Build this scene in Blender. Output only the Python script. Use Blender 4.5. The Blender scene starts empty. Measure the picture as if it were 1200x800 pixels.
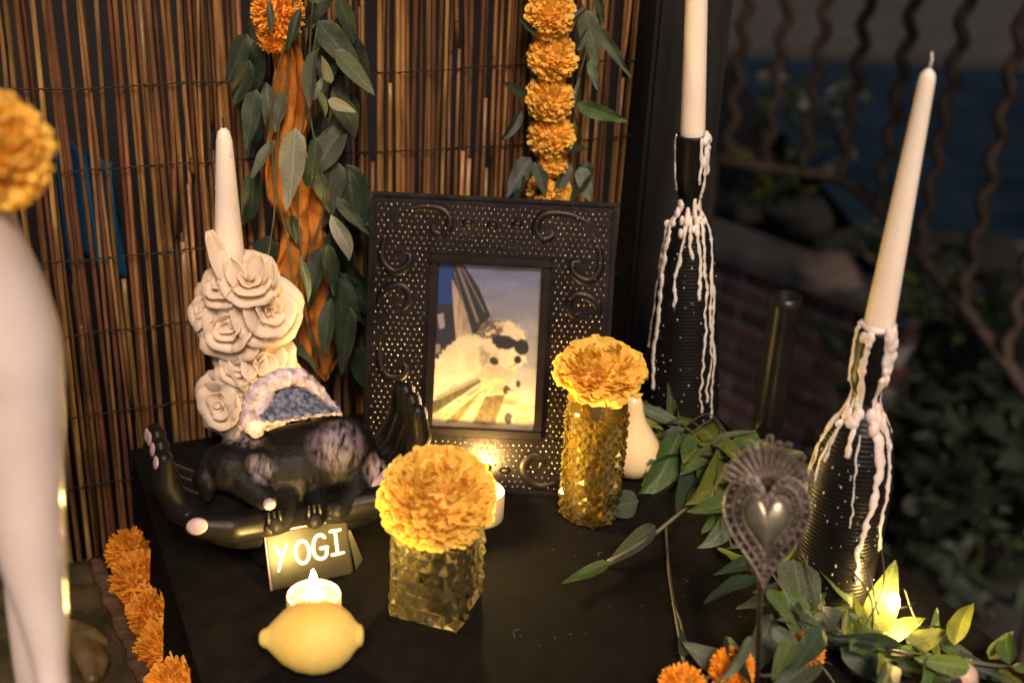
import bpy, bmesh, math, random
import numpy as np
from mathutils import Vector, Matrix, noise
random.seed(7)
SC = bpy.context.scene
COL = SC.collection
RAD = math.radians

# ------------------------------------------------------------------ camera
PITCH, ROLL = RAD(24), RAD(2.8)
CAM = Vector((0, -0.93, 0.545))
FPX = 1400.0                                   # focal length in pixels of a 1200 px wide picture
fwd = Vector((0, math.cos(PITCH), -math.sin(PITCH)))
up0 = Vector((0, math.sin(PITCH), math.cos(PITCH)))
rgt = Vector((1, 0, 0)) * math.cos(ROLL) + up0 * math.sin(ROLL)
upv = -Vector((1, 0, 0)) * math.sin(ROLL) + up0 * math.cos(ROLL)
cd = bpy.data.cameras.new('camera')
cam = bpy.data.objects.new('camera', cd); COL.objects.link(cam)
M = Matrix((rgt, upv, -fwd)).transposed().to_4x4(); M.translation = CAM
cam.matrix_world = M
cd.sensor_width = 36; cd.lens = FPX / 1200 * 36
cd.clip_start = 0.02; cd.clip_end = 200
cd.dof.use_dof = True; cd.dof.focus_distance = 0.97; cd.dof.aperture_fstop = 4.0
SC.camera = cam

# ------------------------------------------------------------------ sky, sun, exposure
SUN_EL, SUN_AZ = 46, 12           # azimuth: degrees right of straight behind the camera
w = bpy.data.worlds.new('World'); SC.world = w; w.use_nodes = True
nt = w.node_tree
sky = nt.nodes.new('ShaderNodeTexSky'); sky.sky_type = 'NISHITA'; sky.sun_disc = False
sky.sun_elevation = RAD(SUN_EL); sky.sun_rotation = RAD(180 - SUN_AZ)
sky.air_density = .6; sky.dust_density = 4.0; sky.ozone_density = 1.0
nt.links.new(sky.outputs[0], nt.nodes['Background'].inputs[0])
nt.nodes['Background'].inputs[1].default_value = 0.022
sl = bpy.data.lights.new('sun', 'SUN'); sl.energy = 3.0; sl.angle = RAD(20); sl.color = (1, 0.74, 0.58)
so = bpy.data.objects.new('sun', sl); COL.objects.link(so)
sd = Vector((math.sin(RAD(SUN_AZ)) * math.cos(RAD(SUN_EL)), -math.cos(RAD(SUN_AZ)) * math.cos(RAD(SUN_EL)), math.sin(RAD(SUN_EL))))
so.rotation_euler = sd.to_track_quat('Z', 'Y').to_euler()
vs = SC.view_settings
vs.view_transform = 'Standard'; vs.look = 'None'; vs.exposure = 0.54; vs.gamma = 1; vs.use_curve_mapping = False
SC.cycles.use_denoising = True
SC.cycles.max_bounces = 10; SC.cycles.transparent_max_bounces = 12
SC.cycles.caustics_refractive = False; SC.cycles.caustics_reflective = False
SC.cycles.sample_clamp_indirect = 4

# ------------------------------------------------------------------ placing helpers (plane intersections)
def ray(u, v): return rgt * ((u - 600) / FPX) + upv * ((400 - v) / FPX) + fwd
def onz(u, v, z=0.0):
    d = ray(u, v); return CAM + d * ((z - CAM.z) / d.z)
def ony(u, v, y):
    d = ray(u, v); return CAM + d * ((y - CAM.y) / d.y)
def atd(u, v, t): return CAM + ray(u, v) * t
YAW = RAD(25)                                   # the altar and the screen stand turned by this
E1 = Vector((math.cos(YAW), math.sin(YAW), 0)); E2 = Vector((math.sin(YAW), -math.cos(YAW), 0))
def AB(a, b, z=0.0): return E1 * a + E2 * b + Vector((0, 0, z))
def onb(u, v, b):
    d = ray(u, v); return CAM + d * ((b - CAM.dot(E2)) / d.dot(E2))
def rnd(a, b): return random.uniform(a, b)

# ------------------------------------------------------------------ materials
MATS = {}
def nd(t, k, **kw):
    n = t.nodes.new(k)
    for a, v in kw.items(): setattr(n, a, v)
    return n
def pm(name, c1, c2=None, scale=20, rough=0.5, bump=0.0, bscale=None, metal=0.0, spec=0.5, sss=0.0, sssr=(1, .6, .4), sssd=0.01,
       trans=0.0, coat=0.0, sheen=0.0, island=0.0, objrand=0.0, emit=None, estr=0, detail=4, stretch=None, transl=0.0, ior=1.45, contrast=(.35, .65)):
    m = bpy.data.materials.new(name); m.use_nodes = True; t = m.node_tree
    b = t.nodes['Principled BSDF']; L = t.links
    c2 = c2 or c1
    co = nd(t, 'ShaderNodeTexCoord'); mp = nd(t, 'ShaderNodeMapping'); L.new(co.outputs['Object'], mp.inputs[0])
    if stretch: mp.inputs['Scale'].default_value = stretch
    nz = nd(t, 'ShaderNodeTexNoise'); nz.inputs['Scale'].default_value = scale; nz.inputs['Detail'].default_value = detail
    L.new(mp.outputs[0], nz.inputs[0])
    rp = nd(t, 'ShaderNodeValToRGB'); rp.color_ramp.elements[0].color = (*c1, 1); rp.color_ramp.elements[1].color = (*c2, 1)
    rp.color_ramp.elements[0].position, rp.color_ramp.elements[1].position = contrast
    L.new(nz.outputs[0], rp.inputs[0]); out = rp.outputs[0]
    for amt, src in ((island, 'geo'), (objrand, 'obj')):
        if amt:
            g = nd(t, 'ShaderNodeNewGeometry' if src == 'geo' else 'ShaderNodeObjectInfo')
            o = g.outputs['Random Per Island'] if src == 'geo' else g.outputs['Random']
            mr = nd(t, 'ShaderNodeMapRange'); mr.inputs['To Min'].default_value = 1 - amt; mr.inputs['To Max'].default_value = 1 + amt * .6
            L.new(o, mr.inputs[0]); hs = nd(t, 'ShaderNodeHueSaturation'); L.new(mr.outputs[0], hs.inputs['Value'])
            mh = nd(t, 'ShaderNodeMapRange'); mh.inputs['To Min'].default_value = .5 - amt * .04; mh.inputs['To Max'].default_value = .5 + amt * .03
            ml = nd(t, 'ShaderNodeMath', operation='FRACT'); mm = nd(t, 'ShaderNodeMath', operation='MULTIPLY'); mm.inputs[1].default_value = 7.31
            L.new(o, mm.inputs[0]); L.new(mm.outputs[0], ml.inputs[0]); L.new(ml.outputs[0], mh.inputs[0]); L.new(mh.outputs[0], hs.inputs['Hue'])
            L.new(out, hs.inputs['Color']); out = hs.outputs[0]
    L.new(out, b.inputs['Base Color'])
    b.inputs['Roughness'].default_value = rough; b.inputs['Metallic'].default_value = metal
    b.inputs['Specular IOR Level'].default_value = spec; b.inputs['IOR'].default_value = ior
    if sss:
        b.inputs['Subsurface Weight'].default_value = sss; b.inputs['Subsurface Radius'].default_value = sssr; b.inputs['Subsurface Scale'].default_value = sssd
    b.inputs['Transmission Weight'].default_value = trans; b.inputs['Coat Weight'].default_value = coat
    b.inputs['Sheen Weight'].default_value = sheen
    if emit: b.inputs['Emission Color'].default_value = (*emit, 1); b.inputs['Emission Strength'].default_value = estr
    if bump:
        n2 = nd(t, 'ShaderNodeTexNoise'); n2.inputs['Scale'].default_value = bscale or scale * 4; n2.inputs['Detail'].default_value = 5
        L.new(mp.outputs[0], n2.inputs[0])
        bp = nd(t, 'ShaderNodeBump'); bp.inputs['Strength'].default_value = bump; bp.inputs['Distance'].default_value = 0.002
        L.new(n2.outputs[0], bp.inputs['Height']); L.new(bp.outputs[0], b.inputs['Normal'])
    if transl:
        tr = nd(t, 'ShaderNodeBsdfTranslucent'); L.new(out, tr.inputs[0]); mx = nd(t, 'ShaderNodeMixShader'); mx.inputs[0].default_value = transl
        L.new(b.outputs[0], mx.inputs[1]); L.new(tr.outputs[0], mx.inputs[2]); L.new(mx.outputs[0], t.nodes['Material Output'].inputs[0])
    MATS[name] = m
    return m
pm('cloth', (.0050, .0045, .0042), (.0080, .0068, .0060), 60, .9, .5, 900, spec=.08)
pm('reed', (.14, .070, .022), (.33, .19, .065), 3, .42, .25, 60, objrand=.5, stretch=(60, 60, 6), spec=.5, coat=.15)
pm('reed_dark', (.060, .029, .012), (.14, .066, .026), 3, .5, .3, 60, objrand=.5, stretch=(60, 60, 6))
pm('wire', (.02, .018, .016), None, 50, .5, metal=.6)
pm('post', (.008, .008, .008), (.018, .017, .016), 12, .6, .4, 90, stretch=(4, 4, .5), spec=.3)
pm('wall_dark', (.003, .003, .0045), (.008, .007, .010), 6, .8, .3)
pm('blue_cloth', (.006, .04, .36), (.014, .08, .52), 12, .7, .4, 60)
pm('teal_cloth', (.006, .07, .18), (.010, .12, .26), 12, .7, .4, 60)
pm('marigold', (1, .60, .07), (1, .76, .18), 90, .6, island=.18, transl=.42)
pm('marigold_yellow', (1, .64, .08), (1, .78, .20), 90, .6, island=.18, transl=.4)
pm('marigold_deep', (.84, .34, .02), (.95, .47, .05), 90, .6, island=.25, transl=.25)
pm('orange_fabric', (.36, .12, .012), (.55, .20, .02), 25, .8, .4, 300, transl=.2)
pm('leaf_grey', (.065, .09, .055), (.125, .155, .10), 40, .45, .2, 200, objrand=.4, transl=.25)
pm('leaf_dark', (.018, .034, .020), (.042, .066, .038), 40, .42, .2, 200, objrand=.4, transl=.2)
pm('leaf_green', (.05, .10, .03), (.11, .17, .05), 40, .42, .2, 200, objrand=.4, transl=.3)
pm('leaf_lime', (.16, .20, .03), (.26, .28, .06), 40, .45, .2, 200, objrand=.3, transl=.35)  # yellow-green leaf colour; on garland leaves by the bulbs it imitates their light
pm('leaf_pale', (.20, .21, .14), (.30, .30, .22), 40, .5, .2, 200, objrand=.2, transl=.2)
pm('stem', (.05, .055, .03), (.09, .085, .05), 60, .5)
pm('stem_pale', (.12, .11, .08), (.2, .18, .13), 60, .5)
pm('wax', (.80, .69, .58), (.84, .74, .63), 30, .38, .12, 120, sss=.6, sssd=.016, sssr=(1, .62, .35), spec=.4)
pm('wax_rose', (.93, .78, .60), (.96, .84, .68), 30, .4, .1, 120, sss=.2, sssd=.010, sssr=(1, .62, .32), spec=.35, transl=.4)
pm('wax_drip', (.66, .56, .50), (.78, .69, .63), 60, .33, .3, 200, sss=.5, sssd=.006, spec=.5)
pm('wick', (.02, .017, .015), None, 50, .9)
pm('wick_pale', (.55, .5, .45), None, 50, .9)
pm('black_metal', (.012, .0095, .010), (.022, .018, .018), 30, .34, .15, 200, metal=.85, spec=.4)
pm('frame_lip', (.011, .0085, .0085), (.020, .0155, .0145), 30, .38, .1, 200, metal=.8, spec=.35)
pm('stud', (.16, .12, .10), (.26, .20, .17), 90, .17, metal=.9, spec=.7)
pm('bottle_black', (.005, .005, .005), (.009, .008, .008), 40, .4, .1, 200, spec=.22)
pm('ceramic_black', (.005, .0045, .004), (.010, .009, .008), 20, .38, .1, 60, spec=.22)
pm('nail', (.36, .27, .28), (.46, .36, .37), 60, .45)
pm('wing_white', (.34, .25, .26), (.70, .61, .62), 170, .5, .5, 300)
pm('wing_blue', (.04, .055, .11), (.20, .21, .26), 260, .5, .5, 260, contrast=(.42, .62))
pm('plate', (.026, .023, .010), (.042, .036, .016), 40, .42, .1, 100, spec=.45)
pm('paint_white', (.8, .78, .72), None, 40, .5)
pm('ceramic_white', (.56, .47, .42), (.66, .58, .54), 14, .12, .03, 10, coat=.6, sss=.1, sssd=.01)
pm('lemon', (.84, .60, .13), (.88, .68, .20), 30, .5, .35, 420, sss=.4, sssd=.012, sssr=(1, .7, .15))
pm('plastic_cream', (.50, .40, .22), (.54, .44, .25), 30, .4)
pm('flame_tall', (1, .7, .3), None, 10, .5, emit=(1, .66, .20), estr=1000)
pm('cup_insert', (.030, .019, .006), (.045, .028, .009), 30, .6)
pm('flame', (1, .7, .3), None, 10, .5, emit=(1, .66, .20), estr=400)
pm('bulb', (1, .7, .3), None, 10, .5, emit=(1, .66, .20), estr=480)
pm('pear_white', (.82, .64, .32), (.86, .70, .40), 20, .16, .03, 40, coat=.5, sss=.2, sssd=.01)
pm('pewter', (.16, .13, .105), (.32, .27, .22), 120, .38, .4, 500, metal=.75)
pm('pewter_dark', (.028, .022, .017), (.07, .055, .043), 120, .5, .5, 400, metal=.5)
pm('heart_green', (.20, .18, .12), (.36, .33, .25), 60, .33, .2, 160, metal=.7)
pm('brass', (.25, .17, .04), (.35, .25, .07), 40, .3, metal=.9)
pm('iron_rust', (.065, .048, .038), (.14, .10, .08), 30, .7, .5, 120)
pm('brick', (.14, .072, .058), (.23, .125, .10), 14, .85, .6, 90, objrand=.35)
pm('mortar', (.50, .50, .50), (.62, .61, .60), 30, .9, .5, 120)
pm('stone', (.12, .12, .12), (.20, .19, .18), 9, .85, .6, 50)
pm('rock', (.04, .045, .048), (.10, .095, .09), 8, .85, .8, 40, objrand=.4)
pm('rock_pink_lit', (.25, .19, .16), (.42, .33, .28), 8, .8, .8, 40)  # pinkish tone carries the light on the coping end
pm('soil', (.010, .0105, .010), (.026, .026, .024), 5, .95, .9, 30)
pm('pool', (.012, .030, .060), (.035, .065, .105), 2, .45, .9, 5, spec=.15, stretch=(1, 3, 1))
pm('print_board', (.012, .022, .008), (.085, .06, .03), 22, .16, .3, 40, coat=.7, detail=6)
pm('print_wood', (.07, .042, .025), (.14, .09, .055), 30, .4, .3, 100, stretch=(1, 6, 1))
pm('paw_brown', (.10, .07, .025), (.20, .14, .055), 50, .4, .4, 150)
pm('ribbon_pale', (.75, .68, .64), None, 40, .3)  # pale colour of the ribbon end
pm('slat_wood', (.05, .04, .03), (.09, .07, .05), 5, .8)  # for the added slats that shade the yard
pm('bead_pink', (.52, .36, .29), (.62, .45, .37), 40, .45, .2, 120)
pm('lint', (.25, .23, .20), None, 40, .9)
pm('dark_tube', (.007, .006, .006), (.014, .012, .010), 30, .36, .15, 80, spec=.3)

def glass_mat(name, col, rough=0.02, mixt=0.25, tint=None, amt=0):
    m = bpy.data.materials.new(name); m.use_nodes = True; t = m.node_tree; L = t.links
    g = nd(t, 'ShaderNodeBsdfGlass'); g.inputs[0].default_value = (*col, 1); g.inputs['Roughness'].default_value = rough; g.inputs['IOR'].default_value = 1.45
    tr = nd(t, 'ShaderNodeBsdfTransparent'); tr.inputs[0].default_value = (*col, 1)
    mx = nd(t, 'ShaderNodeMixShader'); mx.inputs[0].default_value = mixt
    L.new(g.outputs[0], mx.inputs[1]); L.new(tr.outputs[0], mx.inputs[2]); last = mx.outputs[0]
    if tint:  # warm gloss and translucency imitate candle sparkle in the glass
        gl_ = nd(t, 'ShaderNodeBsdfGlossy'); gl_.inputs[0].default_value = (*tint, 1); gl_.inputs['Roughness'].default_value = .13
        tl_ = nd(t, 'ShaderNodeBsdfTranslucent'); tl_.inputs[0].default_value = (*tint, 1)
        m1 = nd(t, 'ShaderNodeMixShader'); m1.inputs[0].default_value = .4; L.new(gl_.outputs[0], m1.inputs[1]); L.new(tl_.outputs[0], m1.inputs[2])
        m2 = nd(t, 'ShaderNodeMixShader'); m2.inputs[0].default_value = amt; L.new(last, m2.inputs[1]); L.new(m1.outputs[0], m2.inputs[2]); last = m2.outputs[0]
    L.new(last, t.nodes['Material Output'].inputs[0])
    MATS[name] = m
glass_mat('glass_amber', (.995, .93, .66), .0, .06, (1, .82, .34), .27)
glass_mat('glass_clear', (.998, .985, .91), .0, .06, (1, .92, .62), .12)
glass_mat('pane_glass', (.98, .98, .98), .0, .78)
# dog coat: black with brushed pale patches placed on the body
def coat_mat(spots):
    m = pm('dog_coat', (.004, .004, .004), (.009, .008, .008), 60, .5, .4, 260, spec=.15); t = m.node_tree; L = t.links
    b = t.nodes['Principled BSDF']; col = b.inputs['Base Color'].links[0].from_socket
    co = nd(t, 'ShaderNodeTexCoord'); nz = nd(t, 'ShaderNodeTexNoise'); nz.inputs['Scale'].default_value = 260; nz.inputs['Detail'].default_value = 3
    mp = nd(t, 'ShaderNodeMapping'); mp.inputs['Scale'].default_value = (1, .35, .35); L.new(co.outputs['Object'], mp.inputs[0]); L.new(mp.outputs[0], nz.inputs[0])
    for (p, r, c) in spots:
        ds = nd(t, 'ShaderNodeVectorMath', operation='DISTANCE'); L.new(co.outputs['Object'], ds.inputs[0]); ds.inputs[1].default_value = p
        mr = nd(t, 'ShaderNodeMapRange'); mr.inputs['From Min'].default_value = r; mr.inputs['From Max'].default_value = r * .35; L.new(ds.outputs['Value'], mr.inputs[0])
        mu = nd(t, 'ShaderNodeMath', operation='MULTIPLY'); L.new(mr.outputs[0], mu.inputs[0])
        r2 = nd(t, 'ShaderNodeMapRange'); r2.inputs['From Min'].default_value = .35; r2.inputs['From Max'].default_value = .6; L.new(nz.outputs[0], r2.inputs[0]); L.new(r2.outputs[0], mu.inputs[1])
        mx = nd(t, 'ShaderNodeMixRGB'); L.new(mu.outputs[0], mx.inputs[0]); L.new(col, mx.inputs[1]); mx.inputs[2].default_value = (*c, 1); col = mx.outputs[0]
    L.new(col, b.inputs['Base Color'])

# ------------------------------------------------------------------ mesh helpers
class MB:
    def __init__(s): s.v = []; s.f = []
    def add(s, vs, fs):
        n = len(s.v); s.v += [Vector(p) for p in vs]; s.f += [tuple(i + n for i in f) for f in fs]; return s
    def box(s, c, dx, dy, dz, ax=None, bev=0.0):
        ax = ax or (Vector((1, 0, 0)), Vector((0, 1, 0)), Vector((0, 0, 1))); c = Vector(c)
        if bev <= 0:
            vs = [c + ax[0] * (sx * dx / 2) + ax[1] * (sy * dy / 2) + ax[2] * (sz * dz / 2) for sx in (-1, 1) for sy in (-1, 1) for sz in (-1, 1)]
            return s.add(vs, [(0, 1, 3, 2), (4, 6, 7, 5), (0, 4, 5, 1), (2, 3, 7, 6), (0, 2, 6, 4), (1, 5, 7, 3)])
        bm = bmesh.new(); bmesh.ops.create_cube(bm, size=1)
        for q in bm.verts: q.co = Vector((q.co.x * dx, q.co.y * dy, q.co.z * dz))
        bmesh.ops.bevel(bm, geom=bm.edges[:], offset=bev, segments=2, affect='EDGES')
        bm.verts.index_update()
        vs = [c + ax[0] * q.co.x + ax[1] * q.co.y + ax[2] * q.co.z for q in bm.verts]; fs = [tuple(q.index for q in f.verts) for f in bm.faces]; bm.free()
        return s.add(vs, fs)
    def lathe(s, c, prof, n=32, ax=None, closed=True, wob=None):
        """prof: list of (radius, height)"""
        ax = ax or (Vector((1, 0, 0)), Vector((0, 1, 0)), Vector((0, 0, 1))); c = Vector(c); vs = []; fs = []
        for (r, h) in prof:
            for k in range(n):
                a = 2 * math.pi * k / n; rr = r * (wob(a, h) if wob else 1)
                vs.append(c + ax[0] * (rr * math.cos(a)) + ax[1] * (rr * math.sin(a)) + ax[2] * h)
        for i in range(len(prof) - 1):
            for k in range(n):
                k2 = (k + 1) % n; fs.append((i * n + k, i * n + k2, (i + 1) * n + k2, (i + 1) * n + k))
        if closed:
            fs.append(tuple(range(n - 1, -1, -1))); fs.append(tuple((len(prof) - 1) * n + k for k in range(n)))
        return s.add(vs, fs)
    def tube(s, pts, r, n=6, flat=1.0, nrm=None):
        pts = [Vector(p) for p in pts]; m = len(pts); rs = r if isinstance(r, (list, tuple)) else [r] * m; vs = []; fs = []
        pa = None
        for i, p in enumerate(pts):
            t = (pts[min(i + 1, m - 1)] - pts[max(i - 1, 0)]).normalized()
            if nrm is not None: a = (nrm - t * nrm.dot(t)).normalized()
            elif pa is None: a = t.orthogonal().normalized()
            else: a = (pa - t * pa.dot(t)).normalized()
            pa = a; b = t.cross(a)
            for k in range(n):
                q = 2 * math.pi * k / n; vs.append(p + a * (math.cos(q) * rs[i] * flat) + b * (math.sin(q) * rs[i]))
        for i in range(m - 1):
            for k in range(n):
                k2 = (k + 1) % n; fs.append((i * n + k, i * n + k2, (i + 1) * n + k2, (i + 1) * n + k))
        fs.append(tuple(range(n - 1, -1, -1))); fs.append(tuple((m - 1) * n + k for k in range(n)))
        return s.add(vs, fs)
    def ball(s, c, r, n=12, m=8, ax=None):
        rx, ry, rz = r if isinstance(r, (list, tuple)) else (r, r, r)
        ax = ax or (Vector((1, 0, 0)), Vector((0, 1, 0)), Vector((0, 0, 1))); c = Vector(c); vs = [c - ax[2] * rz]; fs = []
        for i in range(1, m):
            th = math.pi * i / m
            for k in range(n):
                a = 2 * math.pi * k / n
                vs.append(c + ax[0] * (rx * math.sin(th) * math.cos(a)) + ax[1] * (ry * math.sin(th) * math.sin(a)) - ax[2] * (rz * math.cos(th)))
        vs.append(c + ax[2] * rz); last = len(vs) - 1
        for k in range(n):
            k2 = (k + 1) % n; fs.append((0, 1 + k2, 1 + k)); fs.append((last, 1 + (m - 2) * n + k, 1 + (m - 2) * n + k2))
            for i in range(m - 2): fs.append((1 + i * n + k, 1 + i * n + k2, 1 + (i + 1) * n + k2, 1 + (i + 1) * n + k))
        return s.add(vs, fs)
    def cap(s, p0, p1, r0, r1, n=10):
        p0, p1 = Vector(p0), Vector(p1); s.tube([p0, p0.lerp(p1, .5), p1], [r0, (r0 + r1) / 2, r1], n); s.ball(p0, r0, n, 8); s.ball(p1, r1, n, 8); return s
    def chain(s, pts, rs, n=10):
        for i in range(len(pts) - 1): s.cap(pts[i], pts[i + 1], rs[i], rs[i + 1], n)
        return s
    def grid(s, fn, nu, nv):
        vs = [fn(i / nu, j / nv) for j in range(nv + 1) for i in range(nu + 1)]
        fs = [(j * (nu + 1) + i, j * (nu + 1) + i + 1, (j + 1) * (nu + 1) + i + 1, (j + 1) * (nu + 1) + i) for j in range(nv) for i in range(nu)]
        return s.add(vs, fs)
    def mesh(s, name, mat, origin=(0, 0, 0), smooth=True):
        o = Vector(origin); me = bpy.data.meshes.new(name); me.from_pydata([tuple(p - o) for p in s.v], [], s.f)
        me.materials.append(MATS[mat]); me.validate()
        if smooth: me.polygons.foreach_set('use_smooth', [True] * len(me.polygons))
        return me
    def build(s, name, mat, parent=None, smooth=True, origin=None, kind=None):
        """parts are given in world coordinates; they are stored relative to their thing"""
        root = parent
        org = Vector((0, 0, 0))
        if parent is not None:
            while root.parent: root = root.parent
            org = root.location.copy()
        elif origin is not None: org = Vector(origin)
        o = bpy.data.objects.new(name, s.mesh(name, mat, org, smooth)); COL.objects.link(o)
        if parent is not None: o.parent = parent
        else: o.location = org
        if kind: o['kind'] = kind
        return o
def tag(o, label, cat, group=None):
    o['label'] = label; o['category'] = cat
    if group: o['group'] = group
    return o
def thing(name, loc, label, cat, group=None):
    o = bpy.data.objects.new(name, None); COL.objects.link(o); o.location = loc; o.empty_display_size = .02
    return tag(o, label, cat, group)
def put(name, me, parent, mtx):
    """a part that shares mesh data, placed by a world matrix"""
    o = bpy.data.objects.new(name, me); COL.objects.link(o); o.parent = parent
    root = parent
    while root.parent: root = root.parent
    m = mtx.copy(); m.translation = m.translation - root.location
    o.matrix_local = m
    return o
def struct(o): o['kind'] = 'structure'; return o
def mod(o, t, **kw):
    m = o.modifiers.new(t.lower(), t)
    for k, v in kw.items(): setattr(m, k, v)
    return m
def frame_m(z, x=None, loc=(0, 0, 0), s=1.0):
    z = Vector(z).normalized(); x = Vector(x) if x is not None else z.orthogonal()
    x = (x - z * x.dot(z)); x = x.normalized() if x.length > 1e-6 else z.orthogonal().normalized(); y = z.cross(x)
    if not isinstance(s, (tuple, list)): s = (s, s, s)
    m = Matrix((x * s[0], y * s[1], z * s[2])).transposed().to_4x4(); m.translation = Vector(loc); return m
def smooth_path(pts, n=6):
    pts = [Vector(p) for p in pts]; out = []
    for i in range(len(pts) - 1):
        p0, p1, p2, p3 = pts[max(i - 1, 0)], pts[i], pts[i + 1], pts[min(i + 2, len(pts) - 1)]
        for k in range(n):
            t = k / n; out.append(.5 * ((2 * p1) + (p2 - p0) * t + (2 * p0 - 5 * p1 + 4 * p2 - p3) * t * t + (3 * p1 - p0 - 3 * p2 + p3) * t ** 3))
    out.append(pts[-1]); return out

# ------------------------------------------------------------------ setting: ground, yard, added shade slats
GZ = -1.47
g = MB(); g.grid(lambda i, j: Vector((-40 + 80 * i, -20 + 80 * j, GZ + .02 * noise.noise((i * 60, j * 60, 0)))), 80, 80)
struct(g.build('ground', 'soil'))
# raised bed behind the brick wall
ZT = -0.85
w0 = onz(800, 286, ZT); w1 = onz(912, 328, ZT); wd = (w1 - w0); wd.z = 0; wd.normalize(); wn = Vector((wd.y, -wd.x, 0))
if wn.dot(CAM - w0) < 0: wn = -wn
W0 = w0 - wd * 1.2
bm_ = MB(); bm_.box(W0 + wd * 2.0 - wn * 1.58 + Vector((0, 0, ZT - .05 - .3 - .03 - W0.z)), 4.0, 2.9, .6, (wd, wn, Vector((0, 0, 1))))
struct(bm_.build('planting_bed', 'soil', smooth=False))
# pool beyond the bed
pc = onz(1090, 215, -.80)
pl = MB(); pl.grid(lambda i, j: Vector((onz(960, 150, -.80).x - .2 + 5 * i, onz(1000, 275, -.80).y + 3.4 * j, -.80)), 2, 2)
struct(pl.build('pool_water', 'pool'))
pe = MB(); c0 = Vector((onz(960, 150, -.80).x + 2.3, onz(1000, 275, -.80).y - .12, -.98)); pe.box(c0, 5, .22, .4, bev=.02)
struct(pe.build('pool_edge', 'stone', smooth=False))
# unseen slats added above the frame to keep the yard dark
rf = thing('yard_shade_slats', (2.6, 4.0, 1.0), 'added unseen brown slats shading the yard', 'shade slats')
for k in range(12):
    MB().box((-.6 + .55 * k, 4.0, 1.02), .465, 8.0, .04).build('board', 'slat_wood', rf, False)
# dark wall behind the reed screen
b = MB(); b.box(AB(-.55, -.62, -.2), 2.0, .06, 2.2, (E1, E2, Vector((0, 0, 1))))
tag(b.build('house_wall', 'wall_dark', None, False, AB(-.55, -.62, GZ)), 'dark blue-black wall seen through the gaps of the reed screen', 'wall')
def hang(name, a0, a1, z0, z1, bb, mat, label):
    m = MB(); m.grid(lambda i, j: AB(a0 + (a1 - a0) * i, bb + .012 * math.sin(i * 14 + 2 * j) + .004 * math.sin(i * 37), z0 + (z1 - z0) * j + .01 * math.sin(i * 5)), 30, 14)
    o = m.build(name, mat, None, True, AB((a0 + a1) / 2, bb, z0)); mod(o, 'SOLIDIFY', thickness=.002); tag(o, label, 'cloth'); return o
hang('blue_cloth', -.56, -.385, -.32, .34, -.24, 'blue_cloth', 'deep blue cloth hanging behind the left end of the reed screen')
hang('teal_cloth', -.335, -.285, .14, .25, -.25, 'teal_cloth', 'teal cloth behind the reeds next to the rose candle')
hang('blue_rag', -.115, -.085, .12, .24, -.24, 'teal_cloth', 'teal blue rag behind the reeds beside the picture frame')

# ------------------------------------------------------------------ tables
ZL = -0.11
t = thing('altar_table', AB(-.035, .33, GZ), 'table under a black cloth carrying the candles and picture frame', 'table')
def top_fn(a0, a1, b0, b1, z):
    def fn(i, j):
        a = a0 + (a1 - a0) * i; bb = b0 + (b1 - b0) * j
        return AB(a, bb, z + .0006 * noise.noise((a * 25, bb * 25, 3)))
    return fn
m = MB(); m.grid(top_fn(-.303, .245, -.155, .75, 0), 60, 90)
def skirt(mb, p, q, z0, z1, n=40):
    d = (q - p); out = Vector((d.y, -d.x, 0)).normalized()
    mb.grid(lambda i, j: p + d * i + out * (.012 * j * (math.sin(i * d.length * 70) + .6 * math.sin(i * d.length * 31 + 1))) + Vector((0, 0, z0 + (z1 - z0) * j)), n, 8)
skirt(m, AB(-.303, .75), AB(-.303, -.155), 0, ZL, 60)
skirt(m, AB(.245, -.155), AB(.245, .75), 0, GZ + .05, 60)
skirt(m, AB(-.303, -.155), AB(.245, -.155), 0, GZ + .05, 60)
o = m.build('cloth', 'cloth', t)
m = MB(); m.box(AB(-.029, .2975, -.01), .53, .88, .016, (E1, E2, Vector((0, 0, 1)))); m.build('tabletop', 'post', t, False)
for sa in (-.27, .21):
    for sb in (-.12, .71): MB().box(AB(sa, sb, (GZ - .02) / 2), .04, .04, -GZ - .02, (E1, E2, Vector((0, 0, 1)))).build('leg', 'post', t, False)
t2 = thing('lower_table', AB(-.62, .2, GZ), 'lower black cloth table left of the altar under the orange garland', 'table')
m = MB(); m.grid(top_fn(-.95, -.318, -.155, .75, ZL), 40, 60); m.build('cloth', 'cloth', t2)
MB().box(AB(-.634, .2975, ZL - .012), .62, .88, .016, (E1, E2, Vector((0, 0, 1)))).build('tabletop', 'post', t2, False)
for sa in (-.92, -.36):
    for sb in (-.12, .71): MB().box(AB(sa, sb, (GZ + ZL - .03) / 2), .04, .04, -GZ + ZL - .03, (E1, E2, Vector((0, 0, 1)))).build('leg', 'post', t2, False)

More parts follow.
